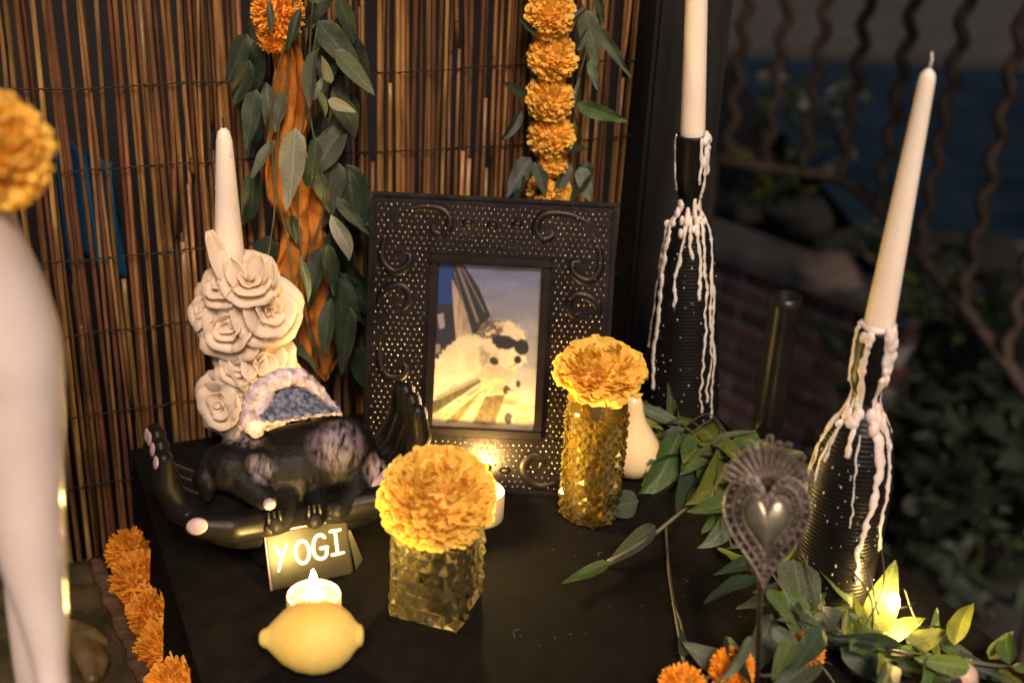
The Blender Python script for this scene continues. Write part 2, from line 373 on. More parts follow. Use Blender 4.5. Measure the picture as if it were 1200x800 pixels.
# ------------------------------------------------------------------ reed screen and post
SB = -.175
sc = thing('reed_screen', AB(-.2, SB, -.3), 'brown reed screen tied with dark wire standing behind the altar', 'screen')
def reed(a, b, z0, z1, r, mat):
    m = MB(); n = 9; pts = []; rs = []
    lean = rnd(-.004, .004); bend = rnd(-.0035, .0035)
    nodes = [rnd(z0, z1) for _ in range(2)]
    zs = sorted([z0 + (z1 - z0) * k / n for k in range(n + 1)] + [q for z in nodes for q in (z - .002, z, z + .002) if z0 < q < z1])
    for z in zs:
        s = (z - z0) / max(z1 - z0, .01)
        pts.append(AB(a + lean * s + bend * math.sin(s * math.pi * 1.6), b + rnd(-.0004, .0004), z)); rs.append(r * (1.08 - .16 * s) * (1.14 if any(abs(z - q) < .0005 for q in nodes) else 1))
    m.tube(pts, rs, 7); m.build('reed', mat, sc)
a = -.60
while a < .196:      # a sparser row behind
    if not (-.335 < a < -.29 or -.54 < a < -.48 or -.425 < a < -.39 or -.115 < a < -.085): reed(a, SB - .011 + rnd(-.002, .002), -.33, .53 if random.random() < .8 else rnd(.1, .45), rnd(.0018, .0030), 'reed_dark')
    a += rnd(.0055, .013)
a = -.60
while a < .198:
    r = rnd(.0016, .0028); bb = SB + rnd(-.004, .004); mat = 'reed' if random.random() < .55 else 'reed_dark'
    q = random.random()
    if q < .62: reed(a, bb, -.33, .53, r, mat)
    elif q < .86:
        zc = rnd(.0, .42); reed(a, bb, -.33, zc, r, mat); reed(a + rnd(-.001, .001), bb, zc + rnd(.003, .02), .53, r * rnd(.7, 1.1), mat)
    elif q < .94: reed(a, bb, -.33, rnd(.15, .40), r, mat)
    a += r + rnd(.0024, .0040)
for z in (-.26, -.185, -.115, -.04, .035, .11, .182, .256, .327, .402, .475):
    m = MB(); pts = []; N = 200
    for k in range(N + 1):
        aa = -.60 + .80 * k / N; pts.append(AB(aa, SB + (.0075 if k % 2 else .0045), z + .0018 * noise.noise((aa * 30, z * 50, 0)) + .002 * math.sin(aa * 9 + z * 40)))
    m.tube(pts, .0007, 5); m.build('wire', 'wire', sc)
m = MB(); m.box(AB(.247, -.185, (GZ + .62) / 2), .085, .07, .62 - GZ, (E1, E2, Vector((0, 0, 1))), .004)
tag(m.build('wooden_post', 'post', None, False, AB(.247, -.185, GZ)), 'black wooden post at the right end of the reed screen', 'post')

# ------------------------------------------------------------------ leaves
def leaf_mesh(name, mat, w=.30, fold=.25, curl=.2, tip=1.3, wave=.03, twist=.0):
    m = MB()
    def fn(i, j):
        s = j; c = i * 2 - 1
        ww = w * (math.sin(math.pi * s ** (1 / tip)) ** .8 if 0 < s < 1 else 0) * .5 + .004
        x = c * ww; z = abs(c) * ww * fold * 2 + curl * (-(s ** 2) * .6 + .2 * s) + wave * math.sin(s * 13 + c * 2) * abs(c)
        tw = twist * s; return Vector((x * math.cos(tw) - z * math.sin(tw), s, x * math.sin(tw) + z * math.cos(tw)))
    m.grid(fn, 6, 10); return m.mesh(name, mat)
LEAF = {}
for mt in ('leaf_grey', 'leaf_dark', 'leaf_green', 'leaf_lime', 'leaf_pale'):
    t = MATS[mt].node_tree; L = t.links; b = t.nodes['Principled BSDF']; src = b.inputs['Base Color'].links[0].from_socket
    co = nd(t, 'ShaderNodeTexCoord'); sx = nd(t, 'ShaderNodeSeparateXYZ'); L.new(co.outputs['Object'], sx.inputs[0])
    ax_ = nd(t, 'ShaderNodeMath', operation='ABSOLUTE'); L.new(sx.outputs['X'], ax_.inputs[0])
    mid = nd(t, 'ShaderNodeMapRange'); mid.inputs['From Min'].default_value = .011; mid.inputs['From Max'].default_value = .004; L.new(ax_.outputs[0], mid.inputs[0])
    m1 = nd(t, 'ShaderNodeMath', operation='MULTIPLY_ADD'); L.new(ax_.outputs[0], m1.inputs[0]); m1.inputs[1].default_value = -1.3; L.new(sx.outputs['Y'], m1.inputs[2])
    m2 = nd(t, 'ShaderNodeMath', operation='PINGPONG'); L.new(m1.outputs[0], m2.inputs[0]); m2.inputs[1].default_value = .045
    sd_ = nd(t, 'ShaderNodeMapRange'); sd_.inputs['From Min'].default_value = .006; sd_.inputs['From Max'].default_value = .0; sd_.inputs['To Max'].default_value = .5; L.new(m2.outputs[0], sd_.inputs[0])
    mxx = nd(t, 'ShaderNodeMath', operation='MAXIMUM'); L.new(mid.outputs[0], mxx.inputs[0]); L.new(sd_.outputs[0], mxx.inputs[1])
    hs_ = nd(t, 'ShaderNodeHueSaturation'); hs_.inputs['Value'].default_value = 1.55; hs_.inputs['Saturation'].default_value = .85; L.new(src, hs_.inputs['Color']); L.new(mxx.outputs[0], hs_.inputs['Fac'])
    L.new(hs_.outputs[0], b.inputs['Base Color'])
for mt in ('leaf_grey', 'leaf_dark', 'leaf_green', 'leaf_lime', 'leaf_pale'):
    LEAF[mt] = [leaf_mesh('leaf', mt, .30, .22, .25, 1.4, .012, .3), leaf_mesh('leaf', mt, .36, .10, -.2, 1.6, .02, -.5), leaf_mesh('leaf', mt, .28, .3, .5, 1.2, .015, .8), leaf_mesh('leaf', mt, .33, .15, .05, 1.8, .02, 0)]
def leaf(parent, p, q, wpx, mat, nrm=None, var=None):
    """leaf from base p to tip q, width as a share of the usual one"""
    p, q = Vector(p), Vector(q); d = q - p; L = d.length
    n = Vector(nrm) if nrm is not None else ((CAM - p).normalized() + Vector((rnd(-.5, .5), rnd(-.5, .5), rnd(-.2, .6))))
    y = d.normalized(); z = (n - y * n.dot(y)).normalized(); x = y.cross(z)
    s = L * wpx
    mt = Matrix((x * s, y * L, z * L)).transposed().to_4x4(); mt.translation = p
    me = LEAF[mat][var if var is not None else random.randrange(4)]
    return put('leaf', me, parent, mt)

# ------------------------------------------------------------------ marigold heads
def marigold_mesh(name, mat, n=240, cover=.62, flat=.72, W=.20, seed=1, shag=.10):
    rg = random.Random(seed); m = MB()
    for k in range(n):
        c = 1 - (k + .5) / n * (1 + (2 * cover - 1)); th = math.acos(max(-1, min(1, c))); ph = k * 2.399963 + rg.uniform(-.2, .2)
        d = Vector((math.sin(th) * math.cos(ph), math.sin(th) * math.sin(ph), math.cos(th)))
        tz = Vector((-math.sin(ph), math.cos(ph), 0)); pz = tz.cross(d)
        rot = rg.uniform(-.7, .7); tt = tz * math.cos(rot) + pz * math.sin(rot); pp = tt.cross(d) * (1 if rg.random() < .8 else -1)
        r1 = 1 + rg.uniform(-shag, shag); wd_ = W * rg.uniform(.75, 1.25); cur = rg.uniform(.05, .28); ph0 = rg.uniform(0, 6.28); fr = rg.uniform(3, 5.5)
        vs = []
        for s in (0, .4, .75, 1):
            for ci in range(5):
                cc = ci / 2 - 1
                p = d * (.42 + (r1 - .42) * s - .06 * cc * cc * s) + tt * (cc * wd_ * (.35 + .65 * s)) - pp * (cur * s * s) + pp * (wd_ * .34 * math.sin(cc * fr + ph0) * s * s)
                vs.append(Vector((p.x, p.y, p.z * flat)))
        m.add(vs, [(j * 5 + i, j * 5 + i + 1, (j + 1) * 5 + i + 1, (j + 1) * 5 + i) for j in range(3) for i in range(4)])
    m.ball((0, 0, 0), (.74, .74, .74 * flat), 20, 14)
    return m.mesh(name, mat)
MG = {'vase': marigold_mesh('flower_head', 'marigold_yellow', 520, .68, .74, .105, 3, .06), 'vase2': marigold_mesh('flower_head', 'marigold_yellow', 300, .62, .62, .17, 5, .12),
      'string': marigold_mesh('flower_head', 'marigold', 460, 1.0, .88, .11, 8, .10), 'string2': marigold_mesh('flower_head', 'marigold', 460, 1.0, .92, .11, 11, .10),
      'deep': marigold_mesh('flower_head', 'marigold_deep', 800, 1.0, .82, .05, 13, .13), 'deep2': marigold_mesh('flower_head', 'marigold_deep', 800, 1.0, .85, .05, 17, .13)}
def flower(parent, c, R, kind, up=(0, 0, 1), spin=None):
    s = rnd(0, 6.28) if spin is None else spin
    return put('flower_head', MG[kind], parent, frame_m(up, (math.cos(s), math.sin(s), .01), c, R))

# ------------------------------------------------------------------ hanging garland with marigolds, right
GB = -.135
def pxlen(p, px): return px * (p - CAM).dot(fwd) / FPX
gr = thing('marigold_garland', onb(646, 120, GB), 'string of orange marigolds hanging on the reed screen right of centre', 'garland')
for k, (u, v, r) in enumerate([(644, -34, 28), (645, 17, 30), (647, 68, 29), (644, 115, 29), (646, 160, 27), (648, 190, 18), (634, 222, 17), (655, 226, 16)]):
    p = onb(u, v, GB); flower(gr, p, pxlen(p, r), 'string' if k % 2 else 'string2', (rnd(-.8, .8), rnd(-1.2, .2), 1))
m = MB(); m.tube(smooth_path([AB(onb(645, -80, GB).dot(E1), SB + .004, .52), onb(645, -80, GB), onb(646, 60, GB), onb(648, 190, GB), onb(650, 235, GB)]), .0012, 6); m.build('string', 'stem', gr)
def px_leaves(parent, lst, bpl, spread=.012):
    for (u0, v0, u1, v1, wp, mt) in lst:
        bb = bpl + rnd(-.004, spread); p = onb(u0, v0, bb); q = onb(u1, v1, bb + rnd(-.006, .016)); leaf(parent, p, q, wp, mt)
px_leaves(gr, [(686, 12, 702, 78, 1.1, 'leaf_grey'), (692, 70, 700, 106, 1.0, 'leaf_grey'), (700, 30, 740, 92, .55, 'leaf_grey'), (698, -12, 708, 30, .9, 'leaf_grey'), (676, 122, 736, 143, .8, 'leaf_green'),
    (672, 128, 680, 90, .8, 'leaf_dark'), (618, 112, 588, 96, .9, 'leaf_dark'), (612, 130, 590, 168, 1.0, 'leaf_dark'), (622, 185, 592, 232, 1.2, 'leaf_dark'), (626, 190, 642, 232, 1.0, 'leaf_grey'),
    (668, 190, 648, 236, 1.0, 'leaf_grey'), (680, 196, 692, 238, 1.3, 'leaf_grey'), (690, 190, 672, 240, 1.2, 'leaf_dark'), (612, 205, 606, 238, 1.4, 'leaf_dark'), (664, 30, 690, 5, .9, 'leaf_dark'), (676, 60, 690, 30, .9, 'leaf_dark'),
    (632, 40, 606, 20, .8, 'leaf_dark'), (660, 175, 688, 175, .7, 'leaf_dark'), (640, 200, 625, 240, 1.0, 'leaf_dark')], GB, .02)
m = MB(); m.tube(smooth_path([onb(672, -20, GB - .005), onb(690, 40, GB - .005), onb(672, 120, GB), onb(684, 170, GB), onb(682, 220, GB)]), .0008, 6); m.build('stem', 'stem', gr)

# ------------------------------------------------------------------ hanging leafy garland with orange fabric, left
fb = thing('orange_fabric_strip', onb(350, 430, GB), 'crumpled burnt orange fabric strip hanging among dark leaves', 'fabric')
cen = [(330, -30, 10), (326, 20, 11), (330, 48, 9), (338, 80, 10), (340, 130, 14), (334, 180, 15), (348, 225, 22), (356, 262, 16), (356, 300, 20), (350, 345, 24), (362, 380, 18), (368, 415, 24), (374, 440, 8)]
pth = smooth_path([onb(u, v, GB - .008) for u, v, _ in cen], 8); wid = []
for i in range(len(cen) - 1):
    for k in range(8): wid.append(cen[i][2] + (cen[i + 1][2] - cen[i][2]) * k / 8)
wid.append(cen[-1][2]); nP = len(pth)
def ffn(i, j):
    k = min(int(j * (nP - 1) + .5), nP - 1); p = pth[k]; ww = wid[k] * 1.2e-3; c = i * 2 - 1
    return p + E1 * (c * ww) + E2 * (.010 * (1 - c * c) + .004 * math.sin(c * 9 + j * 26) + .009 * noise.noise((c * 2.2, j * 17, 1)) + .003 * noise.noise((c * 6, j * 50, 1))) + Vector((0, 0, .004 * math.sin(c * 5 + j * 9)))
for u, v, r in ((326, 16, 30), (320, 44, 18)):
    p = onb(u, v, GB + .004); flower(fb, p, pxlen(p, r), 'deep2', (.2, -.8, .5))
m = MB(); m.grid(ffn, 16, nP - 1); o = m.build('fabric_panel', 'orange_fabric', fb); mod(o, 'SOLIDIFY', thickness=.0015)
gl = thing('leafy_garland', onb(350, 440, GB + .01), 'dark green leafy garland hanging over the orange fabric strip', 'garland')
px_leaves(gl, [(372, 25, 428, 92, 1.05, 'leaf_grey'), (392, 58, 438, 110, .8, 'leaf_grey'), (368, 60, 360, 128, 1.0, 'leaf_grey'), (372, 105, 386, 140, .9, 'leaf_grey'), (384, 118, 416, 130, 1.0, 'leaf_pale'),
    (388, 98, 376, 64, .8, 'leaf_pale'), (366, 118, 380, 88, 1.0, 'leaf_pale'), (332, 108, 322, 156, 1.2, 'leaf_grey'), (346, 150, 340, 246, .9, 'leaf_pale'), (292, 70, 274, 128, 1.2, 'leaf_dark'), (322, 165, 293, 208, 1.0, 'leaf_grey'),
    (338, 250, 358, 300, .8, 'leaf_grey'), (388, 252, 416, 306, 1.1, 'leaf_pale'), (394, 232, 434, 276, .7, 'leaf_grey'), (376, 290, 360, 362, .9, 'leaf_dark'), (384, 286, 394, 345, .8, 'leaf_dark'), (328, 398, 386, 442, .8, 'leaf_grey'),
    (398, 328, 404, 418, 1.0, 'leaf_dark'), (300, 105, 288, 175, 1.0, 'leaf_dark'), (352, 10, 336, 60, .8, 'leaf_dark'), (306, 50, 285, 20, 1.0, 'leaf_dark'), (372, 5, 360, -40, 1.0, 'leaf_grey'), (316, 0, 318, 40, .8, 'leaf_grey'),
    (364, 220, 345, 165, .9, 'leaf_dark'), (372, 200, 386, 250, 1.0, 'leaf_grey'), (330, 320, 345, 380, .7, 'leaf_dark'), (352, 300, 366, 358, .6, 'leaf_grey'), (388, 350, 378, 420, .9, 'leaf_dark'), (410, 360, 400, 440, .8, 'leaf_dark'), (370, 160, 366, 215, 1.0, 'leaf_dark')], GB + .006, .03)
for k in range(48):
    v = rnd(-30, 430); u = 345 + random.choice((-1, 1, 1)) * rnd(24, 60) + v * .06; a = rnd(-.9, .9); L = rnd(45, 88)
    px_leaves(gl, [(u, v, u + L * math.sin(a), v + L * math.cos(a), rnd(.9, 1.5), random.choice(['leaf_dark', 'leaf_dark', 'leaf_dark', 'leaf_grey']))], GB - .026 if 305 < u < 385 else GB - .01, .012)
for pp in ([(350, -110), (345, -20), (338, 80), (322, 200), (340, 300), (352, 430)], [(368, -20), (362, 120), (380, 240), (350, 330), (375, 430)], [(350, 0), (318, 120), (322, 240), (308, 330)], [(372, 30), (350, 200), (356, 330), (374, 425)]):
    m = MB(); m.tube(smooth_path([onb(u, v, GB + .012) for u, v in pp]), .0009, 6); m.build('stem', 'stem', gl)

# ------------------------------------------------------------------ rose candle
def rose_mesh(name, mat, seed=1):
    rg = random.Random(seed); m = MB()
    def petal(phi, r, h, open_, wid, lip):
        def fn(i, j):
            c = i * 2 - 1; s = j
            rad = r * (.30 + .70 * s) + open_ * s * s; ang = phi + c * wid * (.55 + .45 * math.sin(s * math.pi * .6))
            z = h * s * (1 - .20 * c * c) + .03 * math.sin(c * 6 + phi * 3) * s
            rad += lip * max(0, s - .7) * 3 * (1 - .4 * c * c) + .025 * math.sin(c * 5 + phi * 5) * s; z -= lip * max(0, s - .78) * 2.2
            nn = noise.noise((c * 1.7 + phi, s * 2.2, r * 5 + seed)); rad += .11 * nn * s; z += .10 * noise.noise((c * 2.3, phi * 2, s * 2)) * s
            return Vector((rad * math.cos(ang), rad * math.sin(ang), z - .45))
        m.grid(fn, 8, 7)
    for k in range(2): petal(k * 3.14 + .3, .12, .80, .02, 1.5, .02)
    for k in range(3): petal(k * 2.09 + .9, .26, .86, .08, 1.25, .06)
    for k in range(4): petal(k * 1.57 + .2 + rg.uniform(-.2, .2), .46, .80, .22, .98, .10)
    for k in range(5): petal(k * 1.257 + .6 + rg.uniform(-.2, .2), .60, .48, .40, .84, .10)
    m.ball((0, 0, -.35), (.55, .55, .3), 14, 8)
    return m.mesh(name, mat)
rc_base = ony(281, 565, 0.0); rc_base.z = 0
rc = thing('rose_candle', rc_base, 'white taper candle wrapped in cream wax roses behind the black figurine', 'candle')
ctop = ony(262, 150, rc_base.y); zt = ctop.z; lean = Vector((ctop.x - rc_base.x, 0, 0))
m = MB(); prof = [(.0135, 0), (.0135, .10), (.0132, .16), (.0125, .20)] + [(.0118, zt - .095), (.0095, zt - .06), (.0076, zt - .028), (.0064, zt - .010), (.0048, zt - .003), (.002, zt)]
pts = [Vector((rc_base.x + lean.x * (h / zt), rc_base.y, h)) for _, h in prof]
m.tube(pts, [r for r, _ in prof], 24); m.build('candle_stick', 'wax', rc)
m = MB(); m.tube([ctop - Vector((0, 0, .002)), ctop + Vector((.0003, 0, .004)), ctop + Vector((-.0005, 0, .008))], .0009, 6); m.build('wick', 'wick', rc)
RM = [rose_mesh('wax_rose', 'wax_rose', s) for s in (1, 2, 3)]
for k, (u, v, r, du, dv) in enumerate([(314, 364, 42, .45, .0), (270, 382, 42, -.12, -.15), (243, 362, 34, -.9, .1), (292, 326, 34, .25, .35), (262, 332, 30, -.4, .45), (308, 424, 38, .40, -.1), (263, 472, 40, -.35, -.2), (282, 428, 34, -.2, -.1), (328, 452, 32, .7, -.1), (300, 485, 34, .2, -.3)]):
    yy = rc_base.y - .012 + abs(du) * .018; p = ony(u, v, yy); R = pxlen(p, r)
    o = put('wax_rose', RM[k % 3], rc, frame_m(Vector((du, -.85, .35 + dv)), (math.cos(k), .2, math.sin(k)), p, R * .98))
    mod(o, 'SOLIDIFY', thickness=.024, offset=0)
# upright wax petals round the stick
for (u0, v0, u1, v1, wp) in [(266, 328, 245, 270, .75), (300, 330, 306, 296, 1.7), (280, 330, 270, 302, 2.0), (312, 334, 320, 306, 1.6)]:
    p = ony(u0, v0, rc_base.y - .014); q = ony(u1, v1, rc_base.y - .010); L = (q - p).length; d = (q - p).normalized(); zz = Vector((rnd(-.4, .4), -1, 0)); zz = (zz - d * zz.dot(d)).normalized(); xx = d.cross(zz)
    m = MB(); m.grid(lambda i, j: p + d * (L * j) + xx * ((i * 2 - 1) * L * .22 * wp * (math.sin(math.pi * (.18 + .78 * j ** .85)) ** .6 + .03 * math.sin(j * 17 + i * 9))) - zz * ((1 - (i * 2 - 1) ** 2) * .004 - .006 * j), 6, 8)
    o = m.build('wax_petal', 'wax_rose', rc); mod(o, 'SOLIDIFY', thickness=.0014)
for k in range(9):
    z = zt - rnd(.02, .10); s = random.choice((-1, 1)); x = rc_base.x + lean.x * z / zt
    m = MB(); rr_ = .0064 + (.0118 - .0064) * min(1, (zt - z) / .095); m.ball((x + s * rr_ * .74, rc_base.y - rr_ * .5, z), (.0011, .0011, .0034)); m.build('wax_drip', 'wax', rc)

# ------------------------------------------------------------------ picture frame
FX, FY, LEAN, FW, FH = -.0206, -.0339, .328, .2082, .2545
fu = Vector((0, math.sin(LEAN), math.cos(LEAN))); fn_ = Vector((0, -math.cos(LEAN), math.sin(LEAN))); fx = Vector((1, 0, 0))
F0 = Vector((FX, FY, .001))
def fp(s, t, d=0.0): return F0 + fx * s + fu * t + fn_ * d        # s across from the centre, t up from the foot, d out of the face
pf = thing('picture_frame', F0, 'black studded picture frame with scrolls holding a dog photograph', 'frame')
ox0, ox1, ot0, ot1 = -.0525, .0505, .049, .2045            # sight opening (outer edge of the lip)
for (s0, s1, t0, t1, nm) in [(-FW / 2, FW / 2, ot1, FH, 'rail'), (-FW / 2, FW / 2, 0, ot0, 'rail'), (-FW / 2, ox0, ot0, ot1, 'rail'), (ox1, FW / 2, ot0, ot1, 'rail')]:
    m = MB(); m.box(fp((s0 + s1) / 2, (t0 + t1) / 2, -.008), s1 - s0 - .0002, .016, t1 - t0 - .0002, (fx, -fn_, fu), .0008); m.build(nm, 'black_metal', pf, False)
# raised outer rim
for (s0, s1, t0, t1) in [(-FW / 2 - .001, FW / 2 + .001, FH - .003, FH + .001), (-FW / 2 - .001, FW / 2 + .001, -.0005, .003), (-FW / 2 - .001, -FW / 2 + .003, .003, FH - .003), (FW / 2 - .003, FW / 2 + .001, .003, FH - .003)]:
    m = MB(); m.box(fp((s0 + s1) / 2, (t0 + t1) / 2, -.0065), s1 - s0, .019, t1 - t0, (fx, -fn_, fu), .001); m.build('rim', 'black_metal', pf, False)
lip = .0075
for (s0, s1, t0, t1) in [(ox0, ox1, ot1 - lip, ot1), (ox0, ox1, ot0, ot0 + lip), (ox0, ox0 + lip, ot0 + lip, ot1 - lip), (ox1 - lip, ox1, ot0 + lip, ot1 - lip)]:
    m = MB(); m.box(fp((s0 + s1) / 2, (t0 + t1) / 2, -.002), s1 - s0, .013, t1 - t0, (fx, -fn_, fu), .0012); m.build('inner_lip', 'frame_lip', pf, False)
# scrolls
def scroll(pts, r):
    P = smooth_path([fp(s, t, -.0016) for s, t in pts], 8); n = len(P); rr = [r * (.45 + .75 * math.sin(math.pi * (.12 + .80 * k / n))) for k in range(n)]
    m = MB(); m.tube(P, rr, 8, .55, fn_); m.build('scroll', 'frame_lip', pf)
def S(u, v):
    p = CAM; d = ray(u, v); q = CAM + d * ((F0 - CAM).dot(fn_) / d.dot(fn_)) - F0; return q.dot(fx), q.dot(fu)
sl_ = [[(462, 252), (490, 243), (518, 246), (527, 262), (518, 275), (507, 270), (509, 262)], [(460, 262), (449, 285), (448, 305), (460, 318), (476, 312), (480, 300), (470, 297)], [(446, 372), (444, 350), (455, 338), (472, 336), (480, 348), (472, 360), (464, 354)],
       [(446, 392), (444, 420), (452, 440), (468, 442), (476, 432), (470, 424)]]
for q in sl_:
    pts = [S(u, v) for u, v in q]; scroll(pts, .0042); scroll([(-2 * 0 - s - .0015, t) for s, t in pts], .0042)
bs = [S(u, v) for u, v in [(652, 566), (632, 570), (618, 560), (614, 545), (624, 534), (636, 540), (632, 549)]]; scroll(bs, .0048); scroll([(-s - .0015, t) for s, t in bs], .0048)
for (u, v) in [(548, 261), (606, 263), (577, 264), (570, 548), (592, 551), (548, 546)]:
    s, t_ = S(u, v); m = MB(); m.ball(fp(s, t_, 0), (.0052, .0026, .0034), 12, 8, (fx, fn_, fu)); m.build('boss', 'frame_lip', pf)
allsc = [S(u, v) for q in sl_ for u, v in q]; allsc += [(-s - .0015, t) for s, t in allsc]; allsc += bs + [(-s - .0015, t) for s, t in bs]
m = MB(); t_ = .0065; row = 0
while t_ < FH - .005:
    s = -FW / 2 + .006 + (.0026 if row % 2 else 0)
    while s < FW / 2 - .005:
        if not (ox0 - .0025 < s < ox1 + .0025 and ot0 - .0025 < t_ < ot1 + .0025) and min((s - a) ** 2 + (t_ - b) ** 2 for a, b in allsc) > .0052 ** 2:
            p = fp(s + rnd(-.0006, .0006), t_ + rnd(-.0006, .0006), .0001); R = .00115; vs = [p + fn_ * R]; fs = []
            for rr, hh in ((.75, .66), (1.1, 0)):
                for k in range(6): vs.append(p + fx * (R * rr * math.cos(k * 1.0472)) + fu * (R * rr * math.sin(k * 1.0472)) + fn_ * (R * hh))
            for k in range(6): k2 = (k + 1) % 6; fs += [(0, 1 + k, 1 + k2), (1 + k, 7 + k, 7 + k2, 1 + k2)]
            m.add(vs, fs)
        s += .0052
    t_ += .0046; row += 1
m.build('studs', 'stud', pf, True, None, 'stuff')
m = MB(); m.box(fp(-.001, .127, -.0168), .13, .0015, .18, (fx, -fn_, fu)); m.build('backing', 'post', pf, False)
m = MB(); m.box(F0 + Vector((0, .085, .095)), .03, .003, .19, (Vector((1, 0, 0)), Vector((0, .98, .17)), Vector((0, -.17, .98)))); m.build('easel_leg', 'post', pf, False)
# the photograph: a flat print, painted cell by cell
NX, NY = 261, 369
X, Y = np.meshgrid(np.linspace(0, 470, NX), np.linspace(0, 665, NY)); img = np.zeros((NY, NX, 3))
rs_ = np.random.RandomState(4)
def vnoise(sx, sy, seed):
    r = np.random.RandomState(seed); gx, gy = int(470 / sx) + 3, int(665 / sy) + 3; G = r.rand(gy, gx); fx_, fy_ = np.clip(X, 0, 470) / sx, np.clip(Y, 0, 665) / sy; i, j = fx_.astype(int), fy_.astype(int); a, b_ = fx_ - i, fy_ - j
    a = a * a * (3 - 2 * a); b_ = b_ * b_ * (3 - 2 * b_); return (G[j, i] * (1 - a) + G[j, i + 1] * a) * (1 - b_) + (G[j + 1, i] * (1 - a) + G[j + 1, i + 1] * a) * b_
def inpoly(pts):
    r = np.zeros(X.shape, bool); n = len(pts)
    for k in range(n):
        x0, y0 = pts[k]; x1, y1 = pts[(k + 1) % n]
        c = ((y0 > Y) != (y1 > Y)) & (X < (x1 - x0) * (Y - y0) / (y1 - y0 + 1e-9) + x0); r ^= c
    return r
def paint(mask, col, amp=0.0, sx=12, sy=12, seed=1):
    c = np.array(col) * (1 + amp * (vnoise(sx, sy, seed)[..., None] - .5) * 2); img[mask] = np.broadcast_to(c, img.shape)[mask]
def ell(cx, cy, rx, ry, ang=0):
    c, s = math.cos(ang), math.sin(ang); dx, dy = X - cx, Y - cy; return ((dx * c + dy * s) / rx) ** 2 + ((-dx * s + dy * c) / ry) ** 2 + .35 * (vnoise(14, 14, int(cx)) - .5) + .30 * (vnoise(5, 5, int(cy)) - .5) < 1
def line(x0, y0, x1, y1, wd2, col):
    dx, dy = x1 - x0, y1 - y0; L = math.hypot(dx, dy); t = ((X - x0) * dx + (Y - y0) * dy) / L / L; d = np.abs((X - x0) * dy - (Y - y0) * dx) / L; paint((d < wd2 / 2) & (t > 0) & (t < 1), col)
tt = (Y / 665)[..., None]; cl = (vnoise(160, 40, 3) * .6 + vnoise(70, 22, 9) * .4)[..., None]
img[:] = np.array([.20, .24, .42]) * (1 - tt) + np.array([.55, .47, .40]) * tt; img[:] = img * (.75 + .6 * cl)  # sky gradient; its warm foot carries candlelight falling on the print
paint(inpoly([(0, 0), (66, 0), (72, 180), (0, 180)]), (.005, .06, .30)); paint(inpoly([(0, 165), (72, 165), (100, 360), (0, 420)]), (.012, .012, .028), .5)
paint(inpoly([(60, 60), (100, 110), (175, 290), (100, 340), (82, 240)]), (.42, .34, .30), .3, 10, 60)
paint(inpoly([(62, 0), (112, 0), (185, 90), (246, 205), (215, 235), (170, 300), (140, 200), (66, 60)]), (.014, .012, .014), .5)
for a_ in ((70, 30, 168, 285, 5), (86, 8, 190, 232, 14), (100, 4, 218, 190, 7)): line(*a_, (.26, .22, .22))
paint(inpoly([(0, 210), (30, 200), (40, 260), (15, 270)]), (.35, .33, .4)); paint(inpoly([(0, 330), (20, 330), (25, 360), (0, 372)]), (.3, .25, .25))
X0, Y0 = X.copy(), Y.copy(); X = X + (vnoise(11, 11, 71) - .5) * 20 + (vnoise(4.5, 4.5, 73) - .5) * 10; Y = Y + (vnoise(11, 11, 72) - .5) * 20
paint(inpoly([(0, 400), (60, 332), (130, 286), (200, 286), (262, 322), (300, 450), (312, 515), (250, 530), (190, 462), (100, 490), (20, 545), (0, 545)]), (.66, .58, .47), .10, 40, 40, 5)
paint(inpoly([(190, 462), (262, 400), (300, 450), (312, 515), (250, 530)]), (.58, .50, .40), .12, 20, 30, 15); paint(inpoly([(200, 330), (262, 330), (250, 400), (215, 420)]), (.46, .39, .32), .2, 20, 20, 16)
X, Y = X0.copy(), Y0.copy()
paint(inpoly([(20, 615), (300, 440), (330, 470), (455, 600), (452, 665), (0, 665)]), (.50, .43, .28), .5, 60, 14, 6)
paint(inpoly([(0, 565), (200, 468), (222, 472), (10, 615), (0, 612)]), (.10, .09, .05), .4); paint(inpoly([(10, 545), (195, 460), (215, 466), (20, 560)]), (.30, .27, .2))
paint(inpoly([(185, 650), (240, 535), (330, 525), (290, 650)]), (.16, .12, .06), .5); paint(inpoly([(60, 650), (150, 560), (215, 520), (120, 650)]), (.25, .19, .09), .5)
for a_ in ((60, 640, 260, 470, 6), (110, 655, 300, 470, 5), (0, 650, 200, 520, 5)): line(*a_, (.62, .55, .36))
for c_ in ((335, 505, 17, 19), (388, 478, 11, 14), (352, 622, 20, 26)): paint(ell(*c_), (.05, .045, .05), .5)
for c_ in ((362, 470, 12, 18), (372, 632, 9, 18), (346, 512, 6, 5)): paint(ell(*c_), (.55, .5, .45))
X = X0 + (vnoise(11, 11, 81) - .5) * 20 + (vnoise(4.5, 4.5, 83) - .5) * 10; Y = Y0 + (vnoise(11, 11, 82) - .5) * 20
paint(ell(315, 300, 92, 80), (.70, .61, .50), .10, 24, 24, 7); paint(ell(322, 400, 62, 62), (.58, .50, .41), .12, 12, 14, 8); paint(ell(350, 370, 62, 46), (.74, .66, .56), .08, 22, 22, 9)
paint(inpoly([(185, 285), (205, 230), (240, 205), (290, 225), (310, 250), (280, 290), (235, 300)]) & (vnoise(9, 7, 31) > .42), (.16, .11, .09), .5, 8, 8, 10)
X, Y = X0.copy(), Y0.copy()
dogm = ell(270, 390, 130, 130) & (img.min(2) > .2); img[dogm] = img[dogm] * (.72 + .28 * np.clip(np.hypot(X - 265, Y - 420) / 130, 0, 1))[dogm][:, None]
